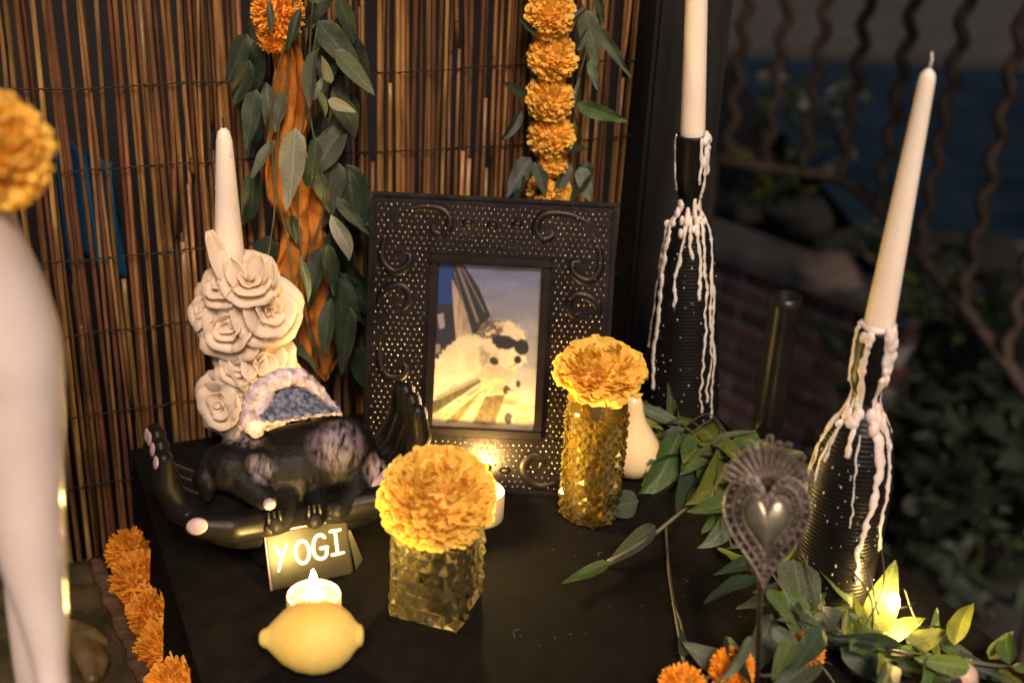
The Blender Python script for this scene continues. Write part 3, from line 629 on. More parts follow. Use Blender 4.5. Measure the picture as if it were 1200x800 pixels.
paint(inpoly([(250, 275), (300, 280), (300, 310), (262, 318)]), (.07, .05, .045)); paint(ell(316, 309, 52, 29, .1), (.006, .006, .007)); paint(ell(396, 326, 34, 31), (.006, .006, .007)); paint(inpoly([(350, 290), (380, 305), (375, 322), (350, 315)]), (.006, .006, .007))
paint(ell(380, 378, 17, 16), (.012, .01, .01)); paint(ell(272, 388, 21, 15, .3), (.014, .011, .01)); line(380, 392, 340, 412, 4, (.2, .15, .12))
for _ in range(7): img[1:-1, 1:-1] = (img[1:-1, 1:-1] * 2 + img[:-2, 1:-1] + img[2:, 1:-1] + img[1:-1, :-2] + img[1:-1, 2:]) / 6
img *= (1 + .10 * (vnoise(3.2, 7.5, 51) - .5) + .10 * (vnoise(8, 4, 52) - .5))[..., None]
c0 = [S(505.5, 310.5), S(640.5, 316), S(629, 501), S(505, 494)]
p0s, p1s = ox0 + lip - .0002, ox1 - lip + .0002; p0t, p1t = ot0 + lip, ot1 - lip
m = MB(); m.grid(lambda i, j: fp(p0s + (p1s - p0s) * i, p1t + (p0t - p1t) * j, -.0035), NX - 1, NY - 1)
mt = bpy.data.materials.new('photo_print'); mt.use_nodes = True; MATS['photo_print'] = mt; at_ = mt.node_tree.nodes.new('ShaderNodeAttribute'); at_.attribute_name = 'print_colour'
mt.node_tree.links.new(at_.outputs[0], mt.node_tree.nodes['Principled BSDF'].inputs['Base Color']); mt.node_tree.nodes['Principled BSDF'].inputs['Roughness'].default_value = .4
ph = m.build('photo_print', 'photo_print', pf); ca = ph.data.color_attributes.new('print_colour', 'FLOAT_COLOR', 'POINT')
ca.data.foreach_set('color', np.concatenate([(np.clip(img, 0, 1) ** 1.25 * .88).reshape(-1, 3), np.ones((NX * NY, 1))], 1).ravel()); ph['label'] = 'photo of a white dog in sunglasses leaning from a car'
m = MB(); m.box(fp((p0s + p1s) / 2, (p0t + p1t) / 2, -.0015), p1s - p0s, .0012, p1t - p0t, (fx, -fn_, fu)); m.build('glass_pane', 'pane_glass', pf, False)

# ------------------------------------------------------------------ black hands with sleeping dog and name plate
HA, HB = -.203, .036
def H(a, b, z): return AB(HA + a, HB + b, z)          # a right along the altar, b towards the viewer
hs = thing('hands_figurine', H(0, 0, 0), 'black cupped hands figurine cradling a winged sleeping dog, YOGI name plate', 'figurine')
m = MB(); AXL = (E1, E2, Vector((0, 0, 1)))
m.lathe(H(0, .01, 0), [(.040, 0.001), (.040, .008), (.032, .022), (.030, .034)], 24, AXL)
for sg in (-1, 1):
    m.ball(H(sg * .034, .0, .036), (.048, .050, .018), 16, 10, AXL); m.ball(H(sg * .062, .002, .046), (.028, .046, .018), 14, 10, AXL)
    m.ball(H(sg * .02, .030, .042), (.046, .020, .014), 14, 10, AXL)
    for k, bb in enumerate((.030, .011, -.009, -.028)):
        ln = (.92, 1.0, 1.03, .93)[k] * (1.0 if sg < 0 else 1.14)
        m.chain([H(sg * .066, bb, .046), H(sg * .090, bb * .95, .064), H(sg * .099, bb * .85, .064 + .024 * ln), H(sg * .097, bb * .75, .064 + .044 * ln)], [.0115, .0098, .0088, .0068])
    m.chain([H(sg * .02, .040, .048), H(sg * .056, .050, .054), H(sg * .082, .047, .060)], [.013, .0115, .0085])
o = m.build('hands', 'ceramic_black', hs); mod(o, 'REMESH', mode='VOXEL', voxel_size=.0017, use_smooth_shade=True); mod(o, 'SMOOTH', factor=.6, iterations=4)
for sg in (-1, 1):
    for k, bb in enumerate((.030, .011, -.009, -.028)):
        ln = (.92, 1.0, 1.03, .93)[k] * (1.0 if sg < 0 else 1.14)
        nn = (E1 * sg + E2 * .35 + Vector((0, 0, .15))).normalized(); p = H(sg * .0975, bb * .75, .064 + .042 * ln) + nn * .0062
        nf = frame_m(nn, (0, 0, 1), p); ax = (nf.col[0].xyz, nf.col[1].xyz, nf.col[2].xyz); mm = MB(); mm.ball(p, (.0058, .0032, .0014), 12, 8, ax); mm.build('nail', 'nail', hs)
    nn = (E2 * .85 + E1 * sg * .25 + Vector((0, 0, .45))).normalized(); p = H(sg * .080, .047, .0595) + nn * .0078
    nf = frame_m(nn, E1, p); ax = (nf.col[0].xyz, nf.col[1].xyz, nf.col[2].xyz); mm = MB(); mm.ball(p, (.0078, .0062, .0018), 14, 8, ax); mm.build('nail', 'nail', hs)
rel = lambda a, b, z: tuple(H(a, b, z) - hs.location)
coat_mat([(rel(.032, .026, .100), .028, (.22, .18, .20)), (rel(-.026, .034, .092), .016, (.40, .36, .40)), (rel(-.036, .002, .105), .018, (.34, .28, .28)), (rel(.062, .03, .066), .018, (.42, .34, .34))])
m = MB()
m.ball(H(.010, 0, .066), (.058, .036, .034), 18, 12, AXL); m.ball(H(.036, .002, .070), (.034, .035, .034), 16, 12, AXL); m.ball(H(-.024, 0, .066), (.034, .033, .030), 16, 12, AXL)
m.chain([H(-.030, .004, .078), H(-.046, .012, .082)], [.022, .021]); m.ball(H(-.046, .012, .083), (.023, .022, .020), 16, 12, AXL)
m.chain([H(-.044, .022, .079), H(-.030, .044, .070)], [.014, .0095])                       # muzzle towards the viewer
m.chain([H(-.060, .006, .090), H(-.068, .016, .078), H(-.068, .022, .066)], [.009, .010, .005]); m.chain([H(-.030, -.004, .098), H(-.022, .004, .096), H(-.016, .012, .086)], [.007, .009, .005])   # ears
m.chain([H(-.012, .028, .060), H(-.018, .046, .054), H(-.026, .054, .053)], [.012, .009, .008]); m.chain([H(.012, .030, .058), H(.010, .046, .053), H(.004, .056, .052)], [.012, .009, .008])   # fore legs
m.chain([H(.050, .018, .066), H(.040, .040, .056), H(.024, .050, .053)], [.019, .012, .009])      # hind leg
m.chain([H(.064, -.01, .066), H(.070, .014, .062), H(.062, .034, .058)], [.008, .007, .004])      # tail
d = m.build('dog', 'dog_coat', hs); mod(d, 'REMESH', mode='VOXEL', voxel_size=.0014, use_smooth_shade=True); mod(d, 'SMOOTH', factor=.6, iterations=3); d['label'] = 'sleeping black puppy with brushed pale markings'
for (a_, b_, z_, mt_) in [(-.029, .0535, .0705, 'nail'), (-.030, .056, .051, 'plate')]:
    mm = MB(); mm.ball(H(a_, b_, z_), (.0050, .0042, .0045), 12, 8, AXL); mm.build('nose' if mt_ == 'nail' else 'paw_pad', mt_, hs)
for cx, cb in ((-.026, .060), (.004, .061)):
    for k in range(3):
        mm = MB(); mm.cap(H(cx - .004 + k * .004, cb - .006, .0625), H(cx - .005 + k * .0045, cb - .0025, .0575), .0013, .0012, 8); mm.build('toe', 'plate', hs)
mm = MB(); mm.chain([H(.050, .040, .058), H(.064, .036, .064), H(.072, .032, .070)], [.0035, .0042, .003]); mm.build('tail_tip', 'nail', hs)
# folded wing: white lumpy feathers along the rim, blue vane inside
wb_ = HB - .002
rim = smooth_path([onb(u, v, wb_ + d) for u, v, d in ((291, 490, .012), (292, 468, .006), (304, 450, 0), (328, 438, -.004), (350, 437, -.004), (368, 450, -.002), (385, 467, .002), (399, 483, .006))], 6); nR = len(rim)
low_ = smooth_path([onb(u, v, wb_ + d) for u, v, d in ((297, 492, .016), (312, 495, .018), (330, 493, .018), (350, 490, .018), (375, 486, .014), (398, 484, .008))], 8)
def vane(i, j):
    a_ = rim[min(int(i * (nR - 1) + .5), nR - 1)]; b_ = low_[min(int(i * (len(low_) - 1) + .5), len(low_) - 1)]; p = a_.lerp(b_, j)
    return p - E2 * (.012 * math.sin(j * math.pi) + .0022 * noise.noise((i * 14, j * 5, 2)) + .0012 * math.sin(i * 44 + j * 5))
mm = MB(); mm.grid(vane, 48, 14); o = mm.build('wing_vane', 'wing_blue', hs); mod(o, 'SOLIDIFY', thickness=.004)
mm = MB()
for k in range(0, nR):
    q = k / (nR - 1); f_ = (.0078 if q < .55 else .0078 - .0125 * (q - .55)) * rnd(.85, 1.15); mm.ball(rim[k] + E2 * .001 + Vector((0, 0, -f_ * .5)), (f_ * .8, f_ * .9, f_), 10, 8)
    if q < .3: mm.ball(rim[k] + Vector((.005, 0, -f_ * 1.3)), f_ * .9, 10, 8)
for k in range(len(low_)):
    f_ = .0016 + .0022 * max(0, 1 - k / 12); mm.ball(low_[k], (f_ * 1.3, f_, f_), 8, 6)
o = mm.build('wing_feathers', 'wing_white', hs); mod(o, 'REMESH', mode='VOXEL', voxel_size=.0011, use_smooth_shade=True); mod(o, 'SMOOTH', factor=.5, iterations=3)
tx = bpy.data.textures.new('lumps', 'CLOUDS'); tx.noise_scale = .004; dm = mod(o, 'DISPLACE', strength=.003, mid_level=.5); dm.texture = tx; dm.texture_coords = 'LOCAL'
# name plate
PW, PH = .064, .044; pn = (E2 * .93 + Vector((0, 0, .36))).normalized(); px_ = E1; py_ = pn.cross(px_) * -1
if py_.z < 0: py_ = -py_
pc_ = onz(364, 692, 0); P0 = AB(-.204, .098, .001) + py_ * (PH / 2)
mm = MB(); mm.box(P0, PW, .007, PH, (px_, -pn, py_), .0016); pl_ = mm.build('name_plate', 'plate', hs, False); pl_['label'] = 'dark plate with YOGI in white hand lettering'
mm = MB(); mm.tube([P0 + px_ * s * PW / 2 * .99 + py_ * t * PH / 2 * .99 + pn * .003 for s, t in ((-1, -1), (-1, 1), (1, 1))], .0011, 6); mm.build('plate_edge', 'nail', pl_)
mm = MB(); A_ = P0 + px_ * PW / 2 - pn * .004
tri = [A_ + py_ * PH / 2, A_ - py_ * PH / 2 + px_ * .004, A_ - py_ * PH * .42 + px_ * .014 - pn * .012, A_ + py_ * PH * .45 - pn * .02]
mm.add([*tri, *[p - pn * .008 + Vector((0, 0, 0)) for p in tri]], [(0, 1, 2, 3), (7, 6, 5, 4), (0, 4, 5, 1), (1, 5, 6, 2), (2, 6, 7, 3), (3, 7, 4, 0)]); mm.build('plate_support', 'plate', hs, False)
LT = {'Y': [[(0, 1), (.35, .52)], [(.72, 1.0), (.35, .52), (.05, 0)]], 'O': [[(.5 + .42 * math.cos(a * .4488 + 1.6), .52 + .47 * math.sin(a * .4488 + 1.6)) for a in range(15)]],
      'G': [[(.85, .86), (.6, 1.0), (.28, .92), (.06, .55), (.15, .15), (.5, 0), (.82, .12), (.88, .42)], [(.5, .44), (.95, .44)]], 'I': [[(.1, 1), (.75, 1)], [(.42, 1), (.42, .02)], [(.05, .02), (.8, .02)]]}
xo = -.0255
for ch, dy in zip('YOGI', (-.0005, .0005, .002, .003)):
    mm = MB(); sw, sh = .0125, .0185
    for st in LT[ch]:
        pts = [P0 + px_ * (xo + x * sw) + py_ * (-.0075 + dy + y * sh) + pn * .0036 for x, y in st]; pts = smooth_path(pts, 4) if len(pts) > 3 else pts
        mm.tube(pts, .00145, 8, .4, pn); mm.ball(pts[0], .0012, 8, 6); mm.ball(pts[-1], .0012, 8, 6)
    mm.build('letter', 'paint_white', pl_); xo += .0140 if ch != 'G' else .0138

# ------------------------------------------------------------------ tealights
def tealight(loc, label, R=.0195, hgt=.026, fm='flame'):
    t_ = thing('tealight', loc, label, 'candle', 'flickering tealights'); c = Vector(loc)
    m = MB(); m.lathe(c, [(R * .96, 0), (R, .002), (R, hgt), (R - .0018, hgt), (R - .0022, .012), (.0008, .011)], 32); m.build('cup', 'plastic_cream', t_)
    m = MB(); m.lathe(c, [(R - .0030, .0118), (R - .0028, hgt - .003), (R - .0034, hgt - .003), (R - .0040, .0135), (.0006, .013)], 28, None, False); m.build('insert', 'cup_insert', t_)
    m = MB(); m.lathe(c, [(.0036, .0135), (.0052, .019), (.0056, .025), (.0046, .032), (.0028, .039), (.0005, .047)], 16); m.build('flame', fm, t_)
    return t_
# lemon in front of its tealight
lz = .027; lc = onz(367, 744, lz)
tl1 = onz(375, 716, 0) ; tl1 = Vector((onz(375, 700, .0).x, lc.y + .047, 0)); tl1.x = onz(373, 715, 0).x
tealight(tl1, 'lit tealight behind the yellow lemon, in front of the name plate')
m = MB(); prof = [(.0005, -.0405), (.004, -.0400), (.0065, -.0375), (.0078, -.034), (.0125, -.0295), (.0195, -.022), (.0248, -.012), (.0272, 0), (.0262, .010), (.0225, .020), (.0165, .0275), (.0110, .0315), (.0085, .034), (.0075, .0365), (.004, .038), (.0005, .0382)]
lax = Vector((1, .10, .02)).normalized(); ly = Vector((0, 0, 1)).cross(lax).normalized(); lzv = lax.cross(ly)
m.lathe((lc.x, lc.y, .0258), [(r * .94, h * .90) for r, h in prof], 40, (ly, lzv, lax), True, lambda a, h: 1 + .012 * math.sin(3 * a + h * 60))
tag(m.build('lemon', 'lemon', None, True, (lc.x, lc.y, 0)), 'whole yellow lemon lying on the black cloth at the front', 'lemon')
tl2 = onz(563, 606, 0)
tealight(tl2, 'tealight half hidden behind the marigold in the square glass, lighting the picture frame', fm='flame_tall')

# ------------------------------------------------------------------ square cut glass with marigold
c1, c2, c3 = onz(467, 725), onz(535, 742), onz(565, 705)
qx = (c2 - c1); side = .052; qx.normalize(); qy = Vector((-qx.y, qx.x, 0)); qc = c2 - qx * side / 2 + qy * side / 2; HGT = .078
gv = thing('square_glass', qc, 'square cut-crystal glass standing in front of the picture frame', 'glass')
m = MB()
def wallgrid(A, B, nrm, n, hN):
    z0, z1 = .001, HGT + .001; pt = lambda i, j, d=0.0: A + (B - A) * (i / n) + Vector((0, 0, z0 + (z1 - z0) * j / hN)) + nrm * d
    for i in range(n):
        for j in range(hN):
            ap = pt(i + .5 + rnd(-.22, .22), j + .5 + rnd(-.22, .22), rnd(.0022, .0046))
            m.add([pt(i, j), pt(i + 1, j), pt(i + 1, j + 1), pt(i, j + 1), ap], [(0, 1, 4), (1, 2, 4), (2, 3, 4), (3, 0, 4)])
P_ = [qc - qx * side / 2 - qy * side / 2, qc + qx * side / 2 - qy * side / 2, qc + qx * side / 2 + qy * side / 2, qc - qx * side / 2 + qy * side / 2]
for k, nn in enumerate((-qy, qx, qy, -qx)): wallgrid(P_[k], P_[(k + 1) % 4], nn, 5, 7)
ins = .0045
Q_ = [p.lerp(qc, ins / (side / 2)) for p in P_]
n0 = len(m.v); top = [p + Vector((0, 0, HGT + .001)) - Vector((0, 0, 0)) for p in P_]; inn = [p + Vector((0, 0, HGT + .001)) for p in Q_]; low = [p + Vector((0, 0, .010)) for p in Q_]; bot = [p + Vector((0, 0, .001)) for p in P_]
m.add(top + inn + low + bot, [(k, (k + 1) % 4, 4 + (k + 1) % 4, 4 + k) for k in range(4)] + [(4 + k, 4 + (k + 1) % 4, 8 + (k + 1) % 4, 8 + k) for k in range(4)] + [(8, 9, 10, 11), (15, 14, 13, 12)])
m.build('glass_body', 'glass_clear', gv, False)
mf = thing('marigold', qc + Vector((0, 0, .012)), 'large yellow marigold resting in the square crystal glass', 'flower')
fc = ony(512, 584, qc.y - .002); flower(mf, fc, pxlen(fc, 68), 'vase', (-.02, -.45, 1))
m = MB(); m.tube(smooth_path([qc + Vector((.006, .004, .012)), qc + Vector((0, 0, .05)), fc]), .0022, 8); m.build('stem', 'leaf_lime', mf)
for k in range(3):
    p = qc + Vector((rnd(-.012, .012), rnd(-.012, .012), .014)); leaf(mf, p, p + Vector((rnd(-.008, .008), rnd(-.008, .008), .05)), 1.2, 'leaf_lime')

# ------------------------------------------------------------------ round amber glass with marigold
VR = .0262; vb = onz(690, 622, 0); vc = Vector((vb.x + .001, vb.y + VR, 0)); vtop = ony(697, 463, vc.y).z
av = thing('amber_vase', vc, 'round amber diamond-cut glass vase beside the picture frame', 'vase')
NS, NR = 18, 20; m = MB(); zb_, zt_ = .004, vtop - .012
def LP(j, k, dr=0.0, df=0.0, dz=0.0):
    a = 2 * math.pi * (k + (j % 2) * .5 + df) / NS; r = VR * .93 + dr; return vc + Vector((r * math.cos(a), r * math.sin(a), zb_ + (zt_ - zb_) * (j + dz) / NR))
for j in range(0, NR + 1):
    for k in range(NS):
        o2 = 0 if j % 2 == 0 else 1; l, r_ = LP(j, k), LP(j, k + 1); ap = LP(j, k + .5, rnd(.0016, .0036), rnd(-.14, .14), rnd(-.22, .22)); bo, to = LP(j - 1, k + o2), LP(j + 1, k + o2)
        if 0 < j < NR: m.add([bo, r_, to, l, ap], [(0, 1, 4), (1, 2, 4), (2, 3, 4), (3, 0, 4)])
        elif j == 0: m.add([l, r_, to, ap], [(0, 1, 3), (1, 2, 3), (2, 0, 3)])
        else: m.add([bo, r_, l, ap], [(0, 1, 3), (1, 2, 3), (2, 0, 3)])
prof = [(VR * .93, zt_), (VR * .95, zt_ + .003), (VR * .88, vtop - .003), (VR * .84, vtop), (VR * .74, vtop), (VR * .72, vtop - .010), (VR * .74, vtop * .5), (VR * .70, .012), (.0005, .010)]
m.lathe(vc, prof, NS * 2, None, False)
m.lathe(vc, [(.0005, .001), (VR * .86, .001), (VR * .93, zb_)], NS, None, False)
m.build('glass_body', 'glass_amber', av, False)
m2_ = thing('marigold', vc + Vector((0, 0, .012)), 'ruffled yellow marigold on top of the round amber vase', 'flower')
fc = ony(703, 437, vc.y - .002); flower(m2_, fc, pxlen(fc, 52), 'vase2', (0, -.25, 1))
m = MB(); m.tube(smooth_path([vc + Vector((-.006, .0, .014)), vc + Vector((.001, 0, .06)), fc]), .0024, 8); m.build('stem', 'leaf_lime', m2_)
for k in range(4):
    p = vc + Vector((rnd(-.008, .008), rnd(-.008, .008), .016)); leaf(m2_, p, p + Vector((rnd(-.006, .006), rnd(-.006, .006), .06)), 1.1, 'leaf_lime')

# ------------------------------------------------------------------ pear
pb = onz(741, 562, 0); pcx = Vector((pb.x, pb.y + .012, 0))
pz = pxlen(pcx, 1)
m = MB(); prof = [(.003, .001), (.013, .0012), (.0215, .0065), (.0255, .016), (.0262, .025), (.0240, .034), (.0182, .044), (.0125, .054), (.0098, .063), (.0088, .071), (.0068, .077), (.003, .0795), (.0005, .080)]
pr = thing('pear', pcx, 'glossy cream pear standing behind the round amber vase', 'pear')
m.lathe(pcx, [(r * .98, h * 1.0) for r, h in prof], 36, (Vector((1, 0, 0)), Vector((0, 1, 0)), Vector((-.06, 0, 1)).normalized())); m.build('body', 'pear_white', pr)
m = MB(); m.tube([pcx + Vector((-.005, 0, .078)), pcx + Vector((-.006, 0, .086)), pcx + Vector((-.004, .001, .093))], [.0012, .0011, .0015], 8); m.build('stalk', 'stem', pr)

# ------------------------------------------------------------------ wax-covered bottles with candles
def bottle(base, prof, label, name='wine_bottle', lean=(0, 0)):
    t_ = thing(name, base, label, 'bottle', 'wax-dripped bottles'); full = []
    H_ = prof[-1][1]
    def rad(h):
        for (r0, h0), (r1, h1) in zip(prof, prof[1:]):
            if h0 <= h <= h1: return r0 + (r1 - r0) * (h - h0) / max(h1 - h0, 1e-6)
        return prof[-1][0]
    n = int(H_ / .0009)
    for k in range(n + 1):
        h = .001 + (H_ - .001) * k / n; r = rad(h); rid = .00035 * math.sin(h * 2 * math.pi / .0034) if .012 < h < H_ * .72 else 0
        full.append((r + rid, h))
    full += [(prof[-1][0] - .003, H_), (prof[-1][0] - .004, H_ - .02), (.001, H_ - .021)]
    m = MB(); m.lathe(base, full, 40); m.build('glass_body', 'bottle_black', t_)
    return t_, rad
def drip(t_, base, rad, ang, h0, h1, w0, rg, name='wax_drip'):
    n = max(6, int((h0 - h1) / .0035)); pts = []; rs = []; a = ang
    for k in range(n + 1):
        h = h0 + (h1 - h0) * k / n; a += rg.uniform(-.05, .05); r = rad(max(h, 0.002)); 
        pts.append(base + Vector(((r + w0 * .05) * math.cos(a), (r + w0 * .05) * math.sin(a), h))); rs.append(w0 * (rg.uniform(.5, 1.4) if k < n - 1 else 1.3) * (.6 if k == 0 else 1) * (1.25 - .45 * k / n))
    m = MB(); m.tube(pts, rs, 10, .55, Vector((math.cos(ang), math.sin(ang), 0))); m.ball(pts[-1], (w0 * .95, w0 * .95, w0 * 1.6), 8, 6); return m.build(name, 'wax_drip', t_)
LEAN1 = RAD(-3.6); b1 = onz(797, 497, 0); b1.z = 0; top1 = ony(806, 157, b1.y).z
k1 = top1 / .285
pr1 = [(.034, 0), (.0362, .004), (.0350, .05), (.0318, .10), (.0275, .15), (.0238, .185), (.0205, .204), (.0150, .212), (.0105, .218), (.0098, .226), (.0130, .238), (.0150, .248), (.0152, .2845), (.0145, .285)]
pr1 = [(r, h * k1) for r, h in pr1]
B1, rad1 = bottle(b1, pr1, 'black ridged bottle streaked with pale wax behind the amber vase')
rg = random.Random(5)
def A_cam(base, off): # angle on the bottle, off degrees to the right of the side facing the camera
    d = CAM - base; return math.atan2(d.y, d.x) + RAD(off)
for off, h0, h1, w0 in [(-74, .226, .085, .0017), (-44, .228, .050, .0021), (-10, .222, .135, .0022), (2, .215, .180, .0018), (24, .230, .142, .0022), (40, .214, .030, .0014), (62, .232, .040, .0020), (70, .150, .022, .0020), (30, .285, .245, .0014), (54, .286, .232, .0022), (66, .285, .255, .0030), (-75, .286, .238, .0016), (130, .285, .06, .002), (180, .285, .1, .002)]:
    drip(B1, b1, rad1, A_cam(b1, off + rg.uniform(-4, 4)), h0 * k1, h1 * k1, w0 * rg.uniform(.75, 1.15), rg)
def splats(t_, base, rad, n, h0, h1, rg, spread=75):
    m = MB()
    for k in range(n):
        h = rg.uniform(h0, h1); a = A_cam(base, rg.gauss(0, spread * .5)); r = rad(h); s = rg.uniform(.00025, .0007); m.ball(base + Vector((r * math.cos(a), r * math.sin(a), h)), (s, s, s * rg.uniform(1, 2.2)), 6, 5)
    m.build('wax_splashes', 'wax_drip', t_, True, None, 'stuff')
B1.rotation_euler = (0, LEAN1, 0)
splats(B1, b1, rad1, 70, .02, .21 * k1, rg)
def clumps(t_, base, rad, lst):
    for off, h, w in lst:
        a = A_cam(base, off); m = MB()
        for k in range(5): q = a + rg.uniform(-.25, .25); hh = h + rg.uniform(-.008, .006); r = rad(hh); m.ball(base + Vector((r * math.cos(q), r * math.sin(q), hh)), (w * rg.uniform(.6, 1), w * rg.uniform(.6, 1), w * rg.uniform(.8, 1.8)), 10, 8)
        o = m.build('wax_clump', 'wax_drip', t_); mod(o, 'REMESH', mode='VOXEL', voxel_size=.0007, use_smooth_shade=True)
clumps(B1, b1, rad1, [(-60, .212 * k1, .0035), (-15, .208 * k1, .0034), (20, .212 * k1, .0034), (60, .282 * k1, .0036), (58, .262 * k1, .003), (52, .216 * k1, .0032)])
def taper(base, top, r0, r1, label, wick=True):
    t_ = thing('taper_candle', base, label, 'candle', 'white taper candles in bottles'); m = MB(); n = 14; pts = []; rs = []
    for k in range(n + 1):
        s = k / n; pts.append(base.lerp(top, s * .965)); rs.append(r0 + (r1 - r0) * s)
    pts += [base.lerp(top, .982), base.lerp(top, .995), base.lerp(top, 1.0)]; rs += [r1 * .85, r1 * .45, r1 * .2]
    m.tube(pts, rs, 28); m.build('candle_stick', 'wax', t_)
    if wick: m = MB(); d = (top - base).normalized(); m.tube([top - d * .002, top + d * .005 + Vector((.0006, 0, 0)), top + d * .010 + Vector((-.0004, 0, 0))], [.0012, .001, .0008], 6); m.build('wick', 'wick_pale', t_)
    return t_
ct = ony(819, -95, b1.y + .004)
taper(b1 + Matrix.Rotation(LEAN1, 3, 'Y') @ Vector((0, 0, top1 - .012)), ct,   .0112, .0088, 'cream taper candle rising out of the top edge in the taller bottle')
b2 = onz(970, 704, 0); b2.z = 0; top2 = ony(1029, 384, b2.y).z; k2 = top2 / .225
pr2 = [(.0245, 0), (.0262, .004), (.0262, .05), (.0272, .075), (.0268, .105), (.0240, .130), (.0190, .150), (.0130, .163), (.0098, .171), (.0100, .178), (.0128, .186), (.0138, .192), (.0140, .2245), (.0132, .225)]
pr2 = [(r * (1.13 if h < .16 else 1.02), h * k2) for r, h in pr2]
B2, rad2 = bottle(b2, pr2, 'shorter black ridged bottle streaked with wax at the right')
for off, h0, h1, w0 in [(-76, .176, .045, .0022), (-62, .168, .060, .0015), (-48, .150, .110, .0012), (-36, .174, .128, .0016), (-8, .172, .138, .0024), (2, .152, .085, .0007), (34, .165, .040, .0025), (62, .172, .142, .0024), (70, .166, .062, .0020),
                    (-64, .226, .172, .0016), (-76, .226, .186, .0014), (-20, .226, .168, .0022), (36, .227, .160, .0024), (52, .228, .190, .0024), (64, .227, .198, .0020), (26, .227, .205, .0018), (110, .22, .05, .002), (180, .22, .08, .002)]:
    drip(B2, b2, rad2, A_cam(b2, off + rg.uniform(-4, 4)), h0 * k2, h1 * k2, w0 * rg.uniform(.8, 1.2), rg)
m = MB(); m.lathe(b2 + Vector((0, 0, top2 - .001)), [(.0128, 0), (.0132, .003), (.0112, .005)], 24, None, True, lambda a, h: 1 + .08 * math.sin(5 * a)); m.build('wax_pool', 'wax_drip', B2)
clumps(B2, b2, rad2, [(-15, .160 * k2, .0045), (-40, .160 * k2, .0038), (40, .162 * k2, .0042), (62, .158 * k2, .004), (40, .222 * k2, .0036), (58, .212 * k2, .0036), (48, .196 * k2, .0032), (-22, .224 * k2, .003)])
splats(B2, b2, rad2, 60, .02, .155 * k2, rg)
c2t = ony(1089, 80, b2.y)
taper(b2 + Vector((0, 0, top2 - .010)), c2t, .0108, .0052, 'cream taper candle with bare wick in the shorter bottle')

# ------------------------------------------------------------------ slim dark tube beyond the leaves
tb = onz(893, 540, 0); tb.z = 0; tz_ = ony(926, 346, tb.y).z
m = MB(); m.lathe(tb, [(.0145, .001), (.0150, .004), (.0142, .02), (.0136, tz_ * .6), (.0132, tz_ - .016), (.0140, tz_ - .010), (.0142, tz_), (.0118, tz_), (.0092, tz_ - .03), (.001, tz_ - .031)], 28)
db = thing('dark_glass_tube', tb, 'slim black open tube standing on the altar edge behind the metal heart', 'bottle'); m.build('glass_body', 'dark_tube', db)

# ------------------------------------------------------------------ metal heart on a stick
hy = -.300; hc = ony(899, 588, hy); hb = onz(880, 822, 0)
hrt = thing('heart_ornament', Vector((hb.x, hy, 0)), 'pewter sacred heart with ray crown on a thin stick', 'ornament')
hn = (CAM - hc); hn.z *= .6; hn.normalize(); tilt = RAD(-17); HT = RAD(6)
hx0 = Vector((0, 0, 1)).cross(hn).normalized(); hy0 = hn.cross(hx0)
hx = hx0 * math.cos(tilt) - hy0 * math.sin(tilt); hy_ = hx0 * math.sin(tilt) + hy0 * math.cos(tilt)
hx, hy_ = (hx0 * math.cos(HT) + hy0 * math.sin(HT), hy0 * math.cos(HT) - hx0 * math.sin(HT))
SH = pxlen(hc, 1)
def hp(x, y, d=0.0): return hc + hx * (x * SH) + hy_ * (y * SH) + hn * (d * SH)
def heart(sc_, n=44):
    out = []
    for k in range(n):
        t_ = 2 * math.pi * k / n; x = 16 * math.sin(t_) ** 3; y = 13 * math.cos(t_) - 5 * math.cos(2 * t_) - 2 * math.cos(3 * t_) - math.cos(4 * t_); out.append((x * sc_ * .94, (y - 1) * sc_ * 1.42 - 20))
    return out
def plate_(mb, ol, d0, d1, dome=0):
    n = len(ol); cx = sum(p[0] for p in ol) / n; cy = sum(p[1] for p in ol) / n
    vs = [hp(x, y, d0) for x, y in ol] + [hp(x, y, d1) for x, y in ol]; fs = [(k, (k + 1) % n, n + (k + 1) % n, n + k) for k in range(n)]; ring = n
    for f_, q in ((.75, .55), (.45, .85), (.15, 1)):
        vs += [hp(cx + (x - cx) * f_, cy + (y - cy) * f_, d1 + dome * q) for x, y in ol]; fs += [(ring + k, ring + (k + 1) % n, ring + n + (k + 1) % n, ring + n + k) for k in range(n)]; ring += n
    fs.append(tuple(ring + k for k in range(n))); fs.append(tuple(range(n - 1, -1, -1))); mb.add(vs, fs)
m = MB(); plate_(m, heart(3.35), -3, 1, 3); m.build('heart_plate', 'pewter_dark', hrt)
m = MB(); plate_(m, [(x - 0, y + 1) for x, y in heart(1.68)], 3.5, 5, 7); m.build('heart_boss', 'heart_green', hrt)
for sc_, rr, mt_ in ((3.27, 1.6, 'pewter'), (2.62, 1.3, 'pewter'), (1.85, 1.1, 'pewter')):
    ol = heart(sc_, 60); m = MB(); m.tube([hp(x, y, 3.2) for x, y in ol + ol[:1]], rr * SH, 8); m.build('rope_border', mt_, hrt)
m = MB()
for sc_, nb, rr in ((2.95, 44, 2.3), (2.24, 40, 1.8)):
    for (x, y) in heart(sc_, nb): m.ball(hp(x, y, 3.5), rr * SH, 8, 6)
m.build('beads', 'pewter', hrt, True, None, 'stuff')
